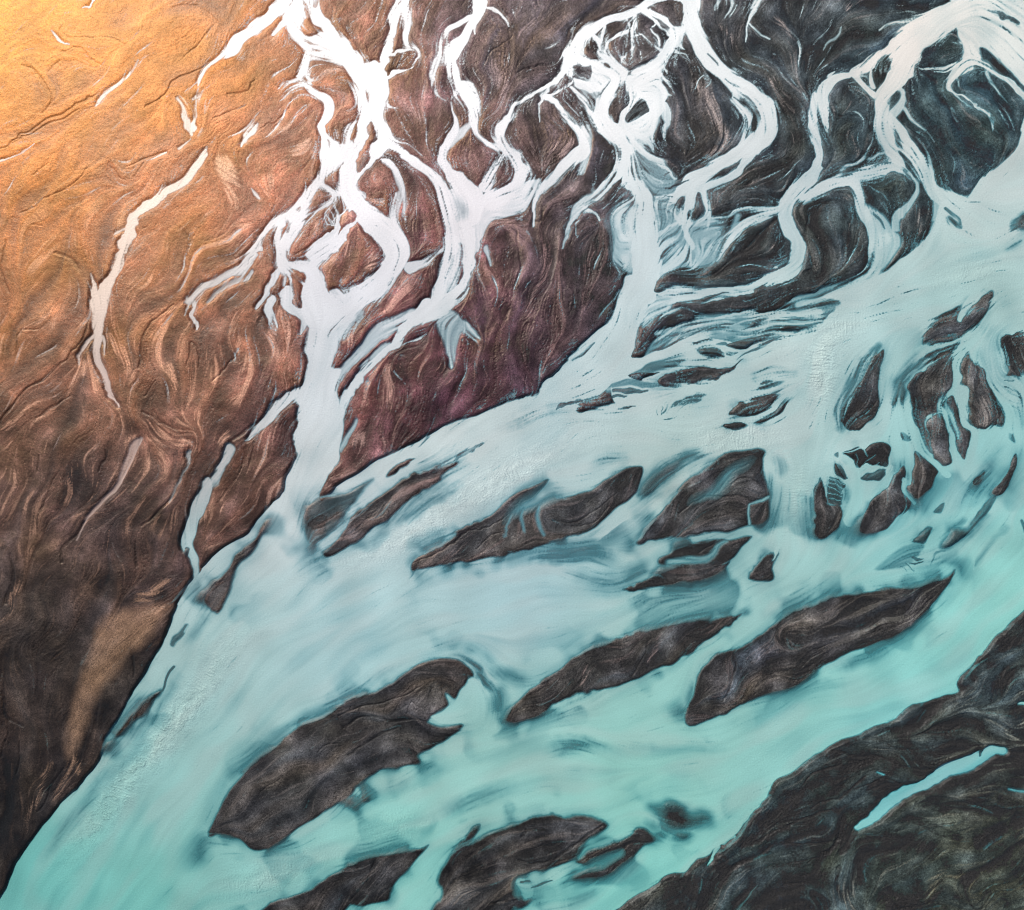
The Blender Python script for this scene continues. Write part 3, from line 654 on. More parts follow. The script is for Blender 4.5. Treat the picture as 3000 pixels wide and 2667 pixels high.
p .9 5 | @z700,0 880 700 50 980 685 40 1075 710 34
p .7 4 | @z700,0 900 700 20 820 760 14 750 830 5
p .6 6 | @z700,0 950 1180 40 1100 1150 40 1170 1050 30
p .5 12 | @z700,0 1640 1010 60 1750 1120 80 1840 1240 40
p .5 6 | @z700,0 1580 880 12 1650 780 10 1740 900 6 1700 980 6 1850 1200 12
p .6 5 | @z700,0 1290 400 20 1420 300 14 1450 160 20
w .75 5 | @z700,0 2000 590 24 1940 680 60 1920 840 34 1990 960 16 2060 1020 8
L 1 4 | @z700,0 1470 700 1490 640 1680 500 1760 520 1770 600 1680 690 1560 700 1465 770
w 1 5 | @z600,400 1480 140 120 1440 300 120 1440 420 180 1420 560 130 1500 700 150 1620 850 170 1780 970 200 1900 1120 240 1900 1250 220 1700 1500 200 1500 1640 220
w .95 4 | @z600,400 1150 475 16 1270 560 44 1340 575 50
p .95 5 | @z600,400 1300 600 70 1220 700 30 1100 800 14 1000 885 6
L .9 3 | @z600,400 908 722 962 700 948 742
L .9 3 | @z600,400 788 950 798 800 825 850 815 940
L .95 4 | @z600,400 540 1100 640 960 712 900 670 1000 690 1120 712 1200 700 1330 560 1222
L .95 3 | @z600,400 830 1330 930 1340 1002 1455 935 1430
L .95 3 | @z600,400 850 1420 920 1500 995 1690 900 1680 870 1560
w .9 2 | @z600,400 1190 840 8 1200 780 10 1230 710 10 1290 685 6
w .9 2 | @z600,400 1200 800 8 1290 880 10 1310 940 24
w .9 2 | @z600,400 1300 690 6 1310 780 10 1335 850 20
w .9 2 | @z600,400 1230 740 8 1280 800 8 1300 870 8
w .9 2 | @z600,400 1190 830 6 1240 890 8 1300 890 6
w .95 4 | @z600,400 1440 700 14 1340 790 20 1330 880 50 1300 980 80 1180 1060 90 1050 1180 90
w .95 4 | @z600,400 1510 850 30 1420 930 56 1360 1020 66 1200 1150 70 1120 1230 90
L .95 4 | @z600,400 1370 900 1400 800 1465 735 1500 825 1420 862
p .8 5 | @z600,400 1120 850 60 1140 940 40 1120 1060 10
p .8 4 | @z600,400 1640 640 30 1720 650 30 1800 668 10
p .8 4 | @z600,400 1690 712 8 1750 714 6
p .7 6 | @z600,400 1430 1050 50 1440 1160 50
p .6 8 | @z600,400 1670 1180 80 1640 1320 60
p .8 5 | @z600,400 1960 1480 40 1990 1400 24 1940 1600 24
w .9 4 | @z600,400 1760 250 20 1860 290 50 1930 370 60 1975 480 34 1980 640 18 1992 820 14
w .85 4 | @z600,400 1915 600 24 1870 760 40 1890 860 90
w .8 4 | @z600,400 1530 570 20 1600 560 40 1615 605 14
p .8 4 | @z600,400 120 255 14 200 210 50 260 350 90 340 500 40
p .8 4 | @z600,400 170 340 40 240 560 36 290 620 60 318 760 8
w .8 3 | @z600,400 480 520 6 510 580 30 545 630 14
p .7 3 | @z600,400 380 420 14 400 440 10
p .8 4 | @z600,400 1070 40 20 1000 110 60 930 180 50 890 190 10
p .8 4 | @z600,400 1140 160 14 1110 210 30 1055 255 8
p .5 12 | @z600,400 560 440 40 680 380 60 660 560 50
p .6 5 | @z600,400 540 770 12 500 830 14 460 870 6
p .5 14 | @z600,400 0 1500 60 300 1380 60 500 1220 60
p .7 5 | @z600,400 500 1380 30 540 1350 20
p .6 6 | @z600,400 400 1450 20 300 1540 10
w .9 5 | @z600,400 520 1130 60 440 1240 70 330 1330 70 200 1400 50 0 1510 60
l .5 5 | @z600,400 500 1200 10 300 1380 10
W 1 8 | @z1800,800 300 830 500 720 700 640 900 620 1200 700 1400 700 1700 620 1950 560 2044 520 2044 900 1500 1100 900 1250 300 1400 0 1300 0 1050 120 880
L 1 6 | @z1800,800 155 855 200 720 240 600 330 520 400 440 600 400 800 410 760 470 500 560 390 620 560 670 400 760
L .95 8 | @z1800,800 400 150 480 30 760 -60 1560 -40 1500 40 1300 100 1000 140 850 160 600 150 430 190
L 1 5 | @z1800,800 560 440 720 330 1000 290 1400 190 1700 130 1780 30 1900 -40 2100 -40 2044 180 1850 240 1600 370 1200 402 800 412
W .5 9 | @z1800,800 420 660 700 560 1000 450 1300 410 1600 400 2000 450 2060 500 1900 530 1600 600 1300 720 1000 740 600 800 300 830
w .95 5 | @z1800,800 1000 450 20 1300 410 30 1700 400 36 2044 400 60
w .9 4 | @z1800,800 1560 440 16 1520 560 24 1350 640 16 1180 640 10
w .9 4 | @z1800,800 1600 600 14 1720 520 18 1900 500 20 2010 520 16
w .8 4 | @z1800,800 700 600 10 950 540 20 1200 500 16 1500 440 16
L .85 5 | @z1800,800 1360 490 1450 450 1545 440 1500 480 1400 520
L .95 5 | @z1800,800 1585 595 1740 535 1860 522 1900 560 1800 612 1680 622
L .4 5 | @z1800,800 1870 540 1960 510 2030 530 1930 590
L .95 5 | @z1800,800 1120 720 1260 680 1400 650 1560 600 1580 622 1400 710 1310 775 1200 750
L .92 5 | @z1800,800 830 772 920 740 1040 750 1122 820 960 855
L .85 3 | @z1800,800 1130 780 1180 780 1260 800 1170 810
L .6 4 | @z1800,800 770 650 870 610 820 645
L .6 5 | @z1800,800 1030 580 1130 570 1210 585 1100 605
L .6 5 | @z1800,800 1110 640 1230 640 1160 672
L .8 4 | @z1800,800 1010 705 1100 690 1130 720 1050 720
L .7 12 | @z1800,800 160 1050 280 980 360 900 560 850 720 850 640 940 480 985
L 1 5 | @z1800,800 140 1052 280 1010 460 1012 320 1072
I 1 6 | @z1800,800 430 1080 500 1030 700 950 860 930 1150 940 1312 858 1180 962 980 1062 700 1112 480 1142 | flat dark sandbar below the feathery streaks and above the pale channel
w .9 3 | @z1800,800 660 945 8 590 870 4
w .9 3 | @z1800,800 700 930 8 650 860 4
w .9 3 | @z1800,800 750 915 8 700 850 4
w .9 3 | @z1800,800 820 900 8 760 850 4
w .95 5 | @z1800,800 330 1065 18 600 965 26 800 895 30 1050 870 30 1320 840 40
w .9 4 | @z1800,800 800 930 5 950 925 8 1160 920 14
l .8 8 | @z1800,800 0 1190 30 200 1170 40 360 1160 16
l .8 6 | @z1800,800 -200 1300 20 0 1240 24 140 1210 10
l .5 14 | @z1800,800 0 1140 50 200 1100 60 440 1110 50
l .9 4 | @z1800,800 20 1350 14 100 1325 26 200 1300 8
I 1 6 | @z1800,800 1160 1430 1200 1350 1330 1270 1640 1195 1580 1290 1480 1380 1300 1440 | upper of two dark almond shaped sandbars in the pale channel
I 1 6 | @z1800,800 1370 1492 1560 1400 1660 1300 1765 1235 1720 1330 1600 1430 1460 1502 | lower slimmer almond shaped sandbar next to its wider twin
I 1 5 | @z1800,800 1110 1530 1200 1510 1310 1530 1230 1580 1150 1562 | tiny dark islet left of the almond shaped sandbars
L .85 12 | @z1800,800 1410 1155 1500 1100 1720 1060 1660 1105 1500 1165
l .35 24 | @z1800,800 1400 1040 60 1650 980 80 1800 1000 50
L .75 9 | @z1800,800 480 1380 640 1260 900 1190 850 1265 640 1330
w .9 2 | @z1800,800 560 1270 5 570 1370 5
w .9 2 | @z1800,800 610 1260 5 620 1350 5
w .9 2 | @z1800,800 650 1250 5 670 1340 5
w .9 2 | @z1800,800 690 1240 5 700 1310 5
w .9 2 | @z1800,800 770 1220 5 760 1300 5
l .6 3 | @z1800,800 410 1340 8 440 1410 5
l .6 3 | @z1800,800 460 1320 8 480 1400 5
l .6 3 | @z1800,800 510 1310 8 530 1390 5
l .6 24 | @11 950 1560 50 1250 1500 120 1500 1480 130 1680 1540 110
l .4 30 | @11 1300 1600 100 1650 1680 120 1850 1660 80
l .5 22 | @11 160 1420 40 380 1280 70 600 1150 60 760 1040 40
l .5 22 | @12 1250 800 40 1450 820 60 1650 850 30
l .45 26 | @21 1050 640 30 1000 760 50
w .7 5 | @00 1205 530 8 1190 580 16 1172 640 10 1168 700 20 1150 780 30
w .5 6 | @01 850 800 20 810 860 56 780 940 50 735 1040 36 690 1110 30 600 1215 22 520 1305 14 465 1395 6
w .4 6 | @01 1140 890 20 1125 960 14 1090 1060 16 1020 1190 10
W .97 14 | @12 770 440 840 440 862 540 850 690 740 705 620 700 520 668 590 635 650 580 700 530
l .9 7 | @z1800,800 500 640 6 640 610 26 760 560 10
l .9 7 | @z1800,800 900 560 8 1040 520 24 1180 500 8
l .9 7 | @z1800,800 700 700 6 860 690 22 980 660 8
l .9 6 | @z1800,800 1250 560 6 1380 530 22 1480 520 6
l .85 7 | @z1800,800 1700 470 6 1860 450 22 2000 470 8
l .9 7 | @z1800,800 350 780 10 520 720 30 680 660 8
l .8 7 | @z1800,800 1250 860 6 1500 700 26 1680 640 8
k .9 5 | @22 760 1200 10 900 1150 16 1000 1090 16 1080 1010 10
k .8 5 | @22 700 1060 10 800 970 14 950 930 10
k .9 5 | @22 900 860 14 1050 880 16 1180 900 14 1330 940 12 1530 965 14 1620 930 16 1770 915 12
k .95 8 | @22 1650 790 30 1740 830 44 1720 900 30
k .9 5 | @22 400 1420 14 530 1350 16 700 1260 14 900 1220 10
k .95 8 | @22 930 1460 30 1010 1380 34 1060 1300 24
k .95 8 | @22 930 1550 34 915 1640 24 960 1750 20
k .9 4 | @22 640 1400 6 860 1410 14 930 1390 10
k .8 4 | @22 620 1535 6 820 1500 12
k .8 4 | @22 600 1670 6 720 1640 12
k .8 14 | @22 1340 1270 40 1500 1310 60 1660 1400 40
k .8 14 | @22 1400 1180 40 1700 1200 60 1950 1230 50
k .9 10 | @22 780 1700 50 850 1760 60 830 1817 40
k .9 7 | @22 1240 1690 40 1280 1740 20
k .9 5 | @22 1660 1580 10 1680 1700 12 1740 1800 14
k .8 5 | @22 1250 1810 10 1500 1765 12
k .9 6 | @22 1900 860 24 2060 872 16
k .8 4 | @22 1990 360 6 2060 360 12
k .7 10 | @22 240 1640 30 330 1540 24 440 1480 20 520 1420 10
k .7 12 | @22 300 1760 40 380 1700 30
k .9 5 | @22 1020 1090 6 1200 1030 10 1340 1080 12
k .7 8 | @22 1400 760 16 1540 740 14 1640 700 8
k .7 6 | @22 1100 780 8 1250 830 10 1400 850 8
k .8 8 | @22 150 1560 30 230 1460 16
k .6 14 | @22 60 1640 60 120 1780 60
k .8 4 | @22 290 280 6 315 380 12 290 480 12 235 560 8
k .6 10 | @22 600 60 14 570 160 30 640 240 20
k .6 8 | @22 700 340 10 760 260 16 860 220 8
k .9 5 | @12 -20 665 8 200 572 12 350 520 10 480 485 6
k .8 6 | @12 0 720 14 150 665 14 330 680 20 450 680 12 620 715 10
k .8 5 | @12 400 800 12 440 860 16 470 890 10
k .7 10 | @12 40 880 14 180 780 20 340 720 14
k .8 4 | @12 50 640 5 70 600 5
k .8 4 | @12 110 630 5 130 590 5
k .8 4 | @12 180 620 5 190 580 5
k .8 4 | @12 250 630 5 280 570 5
k .8 4 | @12 330 620 6 350 560 5
k .8 4 | @12 390 640 6 410 560 6 470 600 5
k .8 4 | @12 520 560 6 540 500 6
k .8 4 | @12 600 540 6 590 480 6
k .9 5 | @12 1230 610 8 1400 530 12 1600 480 14 1800 410 12 1950 350 10
k .7 4 | @12 1860 160 6 1800 300 8 1740 400 6
k .7 6 | @12 1480 340 6 1440 480 8
k .9 6 | @12 1060 1520 14 1140 1530 12 1300 1480 16 1480 1370 14 1560 1300 10
k .8 8 | @12 1080 1380 20 1160 1340 30 1240 1360 16
k .7 6 | @12 1100 1430 14 1250 1430 14 1330 1400 8
k .8 5 | @12 900 1780 14 1000 1760 10 1060 1740 8
k .7 6 | @12 60 1760 10 160 1640 14 210 1500 10
k .8 4 | @02 1900 870 6 1960 830 8 2044 800 6
k .6 6 | @02 1560 1120 8 1700 1000 10
k .8 4 | @11 440 1560 6 620 1465 10 760 1370 10 900 1320 8 1000 1270 6
k .8 4 | @11 800 1470 8 880 1400 6 960 1380 6
k .7 5 | @11 1260 1300 10 1400 1310 10 1540 1220 10 1640 1140 6
k .7 5 | @11 1380 1340 8 1500 1320 8 1600 1220 6
k .9 5 | @21 -20 1250 10 100 1170 12 180 1145 12 300 1150 10 400 1165 6
k .8 5 | @21 190 1130 8 300 1040 10 400 970 8
k .8 4 | @21 300 1090 8 380 1060 10 450 1090 8
k .8 4 | @21 0 1380 10 200 1362 10 395 1335 6
k .8 5 | @21 100 1500 6 200 1440 8
k .6 8 | @20 740 480 16 760 560 30 750 640 10
k .6 8 | @20 720 340 40 740 420 24
k .8 5 | @20 1080 930 8 1130 880 10 1170 840 6
k .7 6 | @20 870 640 16 940 700 14 1100 700 14 1140 780 10
k .5 16 | @20 640 840 40 620 950 20
k .7 6 | @20 760 1300 14 740 1450 20 800 1600 14
k .6 8 | @20 940 1250 20 1000 1400 24 960 1500 14
k .7 5 | @20 330 1130 12 400 1090 14 460 1060 8
k .6 10 | @20 380 1480 14 470 1400 20 520 1350 10
k .5 20 | @20 1400 450 40 1450 540 30
k .9 5 | @00 0 885 8 200 765 10 450 640 10 580 570 6
k .8 4 | @00 60 860 5 300 740 8 480 660 5
k .9 4 | @00 880 635 8 1000 525 8 1100 465 8 1200 420 6 1320 345 6
k .7 4 | @00 130 385 6 240 450 8 305 560 8 300 630 8 250 695 6
k .7 4 | @00 740 1005 6 880 950 8 1000 912 5
k .7 4 | @00 1090 340 5 1200 260 6 1290 150 5
k .6 6 | @00 200 1060 10 310 980 8
k .6 5 | @00 140 1260 8 300 1180 8 400 1140 5
k .5 10 | @00 1090 1370 10 1150 1450 20 1120 1540 10
k .5 14 | @00 340 1520 20 430 1560 20 470 1630 8
k .7 4 | @00 370 140 6 360 190 5 450 230 5 600 230 5 760 260 5
k .6 5 | @00 1280 700 8 1400 660 8 1480 630 6
k .6 5 | @00 1370 560 8 1460 560 10 1520 480 6
k .7 4 | @00 300 425 4 355 355 6
k .6 4 | @00 1040 60 4 1180 30 6 1330 120 4
k .6 4 | @00 1380 230 4 1340 330 6 1240 380 4
k .6 5 | @00 360 310 5 460 290 5 530 350 8 600 400 5
k .6 5 | @00 800 1060 4 860 980 6
k .6 4 | @00 240 1320 5 200 1280 5
k .6 4 | @00 250 1350 5 200 1350 4
k .7 5 | @00 640 990 5 700 1060 6 760 1080 4
k .7 5 | @00 1540 780 5 1660 720 6 1760 600 5
k .7 5 | @00 60 1740 14 20 1600 10 40 1440 8
k .7 4 | @00 420 1130 5 500 1040 6 530 1010 4
k .9 5 | @01 -20 770 10 60 640 14 180 520 14 320 420 14 430 300 12 510 190 10 545 60 8
k .7 5 | @01 210 720 10 350 580 14 420 545 8
k .9 6 | @01 850 1340 12 950 1255 18 1050 1140 18 1110 1000 14 1112 880 8
k .8 5 | @01 850 380 12 860 230 14 920 100 12 1040 20 8
k .8 5 | @01 1290 470 10 1340 400 14 1410 320 8
k .8 5 | @01 1120 380 8 1140 240 10 1190 290 10 1200 380 6
k .8 8 | @01 370 1560 20 390 1460 16 520 1300 10
k .8 10 | @01 50 1790 30 90 1650 26 80 1500 14
k .7 8 | @01 830 1580 20 800 1420 10
k .8 5 | @01 590 1000 10 640 900 14 630 840 8
k .8 6 | @01 1380 820 14 1470 760 16 1550 710 12
k .7 6 | @01 250 900 10 230 1000 8
k .7 6 | @01 240 1240 8 360 1030 10
k .6 10 | @01 960 700 40 930 640 20
k .7 6 | @01 860 640 10 960 690 16 1080 780 14 1130 830 8
k .7 5 | @01 100 300 8 130 170 12 220 155 6
k .7 5 | @01 860 560 8 940 470 6
k .6 6 | @01 1490 1000 12 1540 800 14
k .6 8 | @01 1300 1700 10 1420 1560 10
k .8 10 | @02 20 520 30 60 640 30 160 710 20
k .7 6 | @02 100 1000 10 125 800 8
k .7 6 | @02 230 1220 10 320 1060 12 390 960 8
k .8 5 | @02 810 410 10 800 300 14 780 260 8
k .6 8 | @02 20 900 8 60 640 10
k .6 5 | @11 240 80 6 310 150 10
k .7 12 | @11 975 100 40 980 30 50
k .8 5 | @11 1110 520 8 1105 440 6
k .6 10 | @11 640 700 40 680 500 30
k .6 20 | @11 310 780 40 330 660 40
k .7 4 | @10 1060 440 6 1180 400 10 1250 400 6
k .6 6 | @10 850 400 8 900 300 8 1020 210 6
k .6 8 | @10 950 1330 10 1160 1330 10 1200 1280 10
k .5 16 | @10 1330 1520 30 1360 1660 20
k .6 8 | @10 1030 1350 10 1060 1500 14 1060 1700 8
g 1 0 | @z700,0 0 1300 1 300 900 1 550 600 1
g 1 0 | @z700,0 100 1700 1 400 1300 1 700 1100 1
"""

# ------------------------------------------------------------------ fields on a 0.5 m grid
H0 = 2.3                                          # grid cell in photo pixels
GX0, GX1, GY0, GY1 = -330.0, 3330.0, -300.0, 2967.0
NX = int((GX1 - GX0) / H0) + 1; NY = int((GY1 - GY0) / H0) + 1
rng = np.random.default_rng(7)
xs = (GX0 + H0 * np.arange(NX)).astype(np.float32); ys = (GY0 + H0 * np.arange(NY)).astype(np.float32)
X, Y = np.meshgrid(xs, ys)

fy = np.fft.fftfreq(NY)[:, None]; fx = np.fft.rfftfreq(NX)[None, :]
FR = np.sqrt(fy * fy + fx * fx)                   # cycles per cell
def blur(a, s):                                   # gaussian, sigma in cells, edge padded by mirroring
    if s <= 0: return a
    p = int(min(3 * s + 2, 120)); b = np.pad(a, p, mode='edge')
    gy = np.fft.fftfreq(b.shape[0])[:, None]; gx = np.fft.rfftfreq(b.shape[1])[None, :]
    k = np.exp(-2 * math.pi ** 2 * s * s * (gy * gy + gx * gx))
    r = np.fft.irfft2(np.fft.rfft2(b) * k, s=b.shape)
    return r[p:-p, p:-p].astype(np.float32)
def band(wl, width=0.5):                          # unit variance noise, wavelength in photo pixels
    w = wl / H0
    n = np.fft.rfft2(rng.standard_normal((NY, NX)))
    f0 = 1.0 / w
    k = np.exp(-(np.log(np.maximum(FR, 1e-6) / f0) ** 2) / (2 * width ** 2)); k[0, 0] = 0
    r = np.fft.irfft2(n * k, s=(NY, NX)); r /= r.std()
    return r.astype(np.float32)
def sstep(a, b, x):
    t = np.clip((x - a) / (b - a), 0, 1); return t * t * (3 - 2 * t)
def norm01(a, lo=2, hi=98):
    p, q = np.percentile(a[::4, ::4], [lo, hi]); return np.clip((a - p) / (q - p), 0, 1).astype(np.float32)

ROUGH = (sstep(-.6, 1.4, band(380)) * (1 - .85 * sstep(1250, 1600, Y) * (1 - sstep(900, 1500, X)) - .6 * sstep(3900, 4300, X + Y)).clip(0.05, 1)).astype(np.float32)   # banks are frayed in some reaches, smooth in others
PX = X + 3.5 * band(190) + (.5 + 1.6 * ROUGH) * band(55) + (.05 + .5 * ROUGH) * band(20)
PY = Y + 3.5 * band(190) + (.5 + 1.6 * ROUGH) * band(55) + (.05 + .5 * ROUGH) * band(20)
MARG = 24

def parse(txt):
    out = []
    for ln in txt.strip().splitlines():
        f = ln.split('|'); k, o, s = f[0].split(); tk = f[1].split()
        tx = ty = 0; sc = 2.044; stroke = k in 'wlpgrk'
        pts = []; cur = []
        for t in tk:
            if t[:2] == '@z': tx, ty = map(int, t[2:].split(',')); sc = 3.4067; continue
            if t[0] == '@': tx = 1000 * int(t[1]); ty = 889 * int(t[2]); continue
            cur.append(float(t))
            if len(cur) == (3 if stroke else 2):
                x = tx + cur[0] / sc; y = ty + cur[1] / sc
                pts.append([x, y] + ([cur[2] / sc] if stroke else [])); cur = []
        s = float(s); s = (s * 3.2 if k == 'l' else s * 2.3) if s > 15 else s
        if k in 'Ww' and float(o) < .86: s *= 2.2
        if k == 'L' and float(o) < .94: s *= 2.2
        if k == 'P': s *= 2.5
        if k == 'p' and sc > 3: s *= 1.3
        out.append((k, float(o), s / sc, np.array(pts), f[2].strip() if len(f) > 2 else ''))
    return out

def catmull(P, closed, n):
    if len(P) < 3 and not closed:
        return np.array([P[0] + (P[-1] - P[0]) * t for t in np.linspace(0, 1, n + 1)])
    Q = np.vstack([P[-1:], P, P[:2]]) if closed else np.vstack([2 * P[0] - P[1], P, 2 * P[-1] - P[-2]])
    out = []
    for i in range(1, len(Q) - 2):
        a, b, c, d = Q[i - 1], Q[i], Q[i + 1], Q[i + 2]
        for t in np.arange(n) / n:
            out.append(.5 * (2 * b + (c - a) * t + (2 * a - 5 * b + 4 * c - d) * t * t + (3 * b - a - 3 * c + d) * t ** 3))
    if not closed: out.append(P[-1])
    return np.array(out)

def win(x0, x1, y0, y1, m):
    i0 = max(int((x0 - m - GX0) / H0), 0); i1 = min(int((x1 + m - GX0) / H0) + 2, NX)
    j0 = max(int((y0 - m - GY0) / H0), 0); j1 = min(int((y1 + m - GY0) / H0) + 2, NY)
    return (slice(j0, j1), slice(i0, i1)) if i1 > i0 and j1 > j0 else None

def segd(sl, a, b):
    dx, dy = b[0] - a[0], b[1] - a[1]; L2 = dx * dx + dy * dy + 1e-9
    ux = PX[sl] - a[0]; uy = PY[sl] - a[1]
    t = np.clip((ux * dx + uy * dy) / L2, 0, 1)
    return np.sqrt((ux - t * dx) ** 2 + (uy - t * dy) ** 2), t

CF = 8                                            # coarse grid for the grain direction
cH, cW = NY // CF + 1, NX // CF + 1
ACC = np.zeros((3, cH, cW))
def splat(a, b, wt):
    dx, dy = b[0] - a[0], b[1] - a[1]; L = math.hypot(dx, dy)
    if L < 1e-6: return
    c2 = (dx * dx - dy * dy) / (L * L); s2 = 2 * dx * dy / (L * L)
    n = max(1, int(L / (H0 * CF)))
    for k in range(n):
        t = (k + .5) / n
        i = int((a[0] + dx * t - GX0) / H0 / CF); j = int((a[1] + dy * t - GY0) / H0 / CF)
        if 0 <= i < cW and 0 <= j < cH: ACC[:, j, i] += (c2 * wt * L / n, s2 * wt * L / n, wt * L / n)

def stroke_field(P, soft):
    Q = catmull(P, False, 5); V = np.zeros((NY, NX), np.float32); nq = len(Q) - 1; fade = soft > 24
    box = [NX, 0, NY, 0]
    for iq, (a, b) in enumerate(zip(Q[:-1], Q[1:])):
        amp = min(1, 2.6 * (iq + .6) / nq, 2.6 * (nq - iq - .4) / nq) if fade else 1.0
        wa, wb = max(a[2], .6), max(b[2], .6); m = max(wa, wb) / 2 + soft + MARG
        sl = win(min(a[0], b[0]), max(a[0], b[0]), min(a[1], b[1]), max(a[1], b[1]), m)
        splat(a, b, 1.0 + 0.02 * (wa + wb))
        if sl is None: continue
        d, t = segd(sl, a, b)
        e = (wa + (wb - wa) * t) / 2 - d
        V[sl] = np.maximum(V[sl], amp * np.clip(.5 + e / max(soft, 1.5), 0, 1))
        box = [min(box[0], sl[1].start), max(box[1], sl[1].stop), min(box[2], sl[0].start), max(box[3], sl[0].stop)]
    if box[1] <= box[0]: return None, None
    sl = (slice(box[2], box[3]), slice(box[0], box[1]))
    v = V[sl]; return sl, v * v * (3 - 2 * v)

def poly_field(P, soft, far=0):
    Q = catmull(P, True, 4); sl = win(Q[:, 0].min(), Q[:, 0].max(), Q[:, 1].min(), Q[:, 1].max(), soft + MARG + far)
    if sl is None: return None, None
    D = np.full((NY, NX), 1e3, np.float32); IN = np.zeros((NY, NX), bool)
    n = len(Q)
    for k in range(n):
        a, b = Q[k], Q[(k + 1) % n]
        splat(a, b, .7)
        if a[1] != b[1]:
            lo, hi = min(a[1], b[1]), max(a[1], b[1])
            j0 = max(int((lo - MARG - GY0) / H0), 0); j1 = min(int((hi + MARG - GY0) / H0) + 2, NY)
            if j1 > j0:
                r = slice(j0, j1); py = PY[r, sl[1]]
                IN[r, sl[1]] ^= (py >= lo) & (py < hi) & (PX[r, sl[1]] < a[0] + (py - a[1]) * (b[0] - a[0]) / (b[1] - a[1]))
        s2 = win(min(a[0], b[0]), max(a[0], b[0]), min(a[1], b[1]), max(a[1], b[1]), soft + MARG + far)
        if s2 is not None:
            d, t = segd(s2, a, b); D[s2] = np.minimum(D[s2], d)
    e = np.where(IN[sl], D[sl], -D[sl]); poly_field.e = e
    v = np.clip(.5 + e / max(soft, 1.5), 0, 1); return sl, (v * v * (3 - 2 * v)).astype(np.float32)

W = np.zeros((NY, NX), np.float32); FILM = np.zeros((NY, NX), np.float32); RIP = np.zeros((NY, NX), np.float32); KR = np.zeros((NY, NX), np.float32); FS = np.zeros((NY, NX), np.float32)
ISL = np.zeros((NY, NX), np.int16); SEC = np.zeros((NY, NX), np.int8); island_labels = []
SHELF = (sstep(-.5, 1.2, band(420) + .4 * band(120)) * (.35 + .65 * sstep(1250, 1700, Y)) + .22 * sstep(1300, 1600, Y)).clip(0, 1).astype(np.float32)
for k, o, s, P, lab in parse(SURVEY) + parse(DETAIL) + parse(RIPPLES):
    if k in 'wlprk': sl, v = stroke_field(P, s)
    elif k == 'g':
        Q = catmull(P, False, 5)
        for a, b in zip(Q[:-1], Q[1:]): splat(a, b, 1.5)
        continue
    else: sl, v = poly_field(P, s * (2.6 if P[:, 1].mean() > 1350 and P[:, 0].mean() < 2400 else 1.3) if k == 'I' else s, 140 if k == 'I' else 0)
    if sl is None: continue
    if k in 'wW': W[sl] = np.maximum(W[sl], v * o)
    elif k in 'lLI':
        W[sl] = np.minimum(W[sl], 1 - v * o)
        if k == 'I':                              # the bed shelves gently on one side or the other
            W[sl] *= 1 - .86 * SHELF[sl] * np.clip(np.exp(-np.maximum(-poly_field.e, 0) / (12 + 28 * SHELF[sl])) * 1.05 - .05, 0, 1)
        if k == 'I':
            island_labels.append(lab); t = ISL[sl]; t[v > .5] = len(island_labels)
    elif k == 'k': KR[sl] = np.maximum(KR[sl], v * o)
    elif k == 'P': FS[sl] = np.maximum(FS[sl], v * o)
    elif k in 'pP': FILM[sl] = np.maximum(FILM[sl], v * o)
    else: RIP[sl] = np.maximum(RIP[sl], v * o)

# grain direction: the survey's tangents spread over the plain, nearest ones strongest
def cblur(a, s):
    p = int(3 * s) + 2; b = np.pad(a, p, mode='constant')
    gy = np.fft.fftfreq(b.shape[0])[:, None]; gx = np.fft.rfftfreq(b.shape[1])[None, :]
    r = np.fft.irfft2(np.fft.rfft2(b) * np.exp(-2 * math.pi ** 2 * s * s * (gy * gy + gx * gx)), s=b.shape)
    return r[p:-p, p:-p]
T2 = np.zeros((2, cH, cW)); rem = np.ones((cH, cW))
for s in (1.2, 3, 7, 16, 50):
    w = cblur(ACC[2], s); c = np.clip(w / (8.0 if s < 50 else 1e-6), 0, 1) * rem
    for q in (0, 1): T2[q] += c * cblur(ACC[q], s) / np.maximum(w, 1e-6)
    rem = rem - c
T2 /= np.sqrt(T2[0] ** 2 + T2[1] ** 2) + 1e-6
def up(a):
    jj = np.clip(np.arange(NY) / CF - .5, 0, cH - 1.001); ii = np.clip(np.arange(NX) / CF - .5, 0, cW - 1.001)
    j0 = jj.astype(int); i0 = ii.astype(int); fj = (jj - j0)[:, None]; fi = (ii - i0)[None, :]
    A = a[j0][:, i0]; B = a[j0][:, i0 + 1]; C = a[j0 + 1][:, i0]; D = a[j0 + 1][:, i0 + 1]
    return (A * (1 - fi) + B * fi) * (1 - fj) + (C * (1 - fi) + D * fi) * fj
dry = 1 - sstep(.02, .5, blur(W, 5))
ang = .5 * np.arctan2(up(T2[1]), up(T2[0])) + 0.14 * band(260) + dry * (.22 * band(230) + .09 * band(90))
DX = np.cos(ang).astype(np.float32).ravel(); DY = np.sin(ang).astype(np.float32).ravel()
II, JJ = np.meshgrid(np.arange(NX, dtype=np.float32), np.arange(NY, dtype=np.float32))
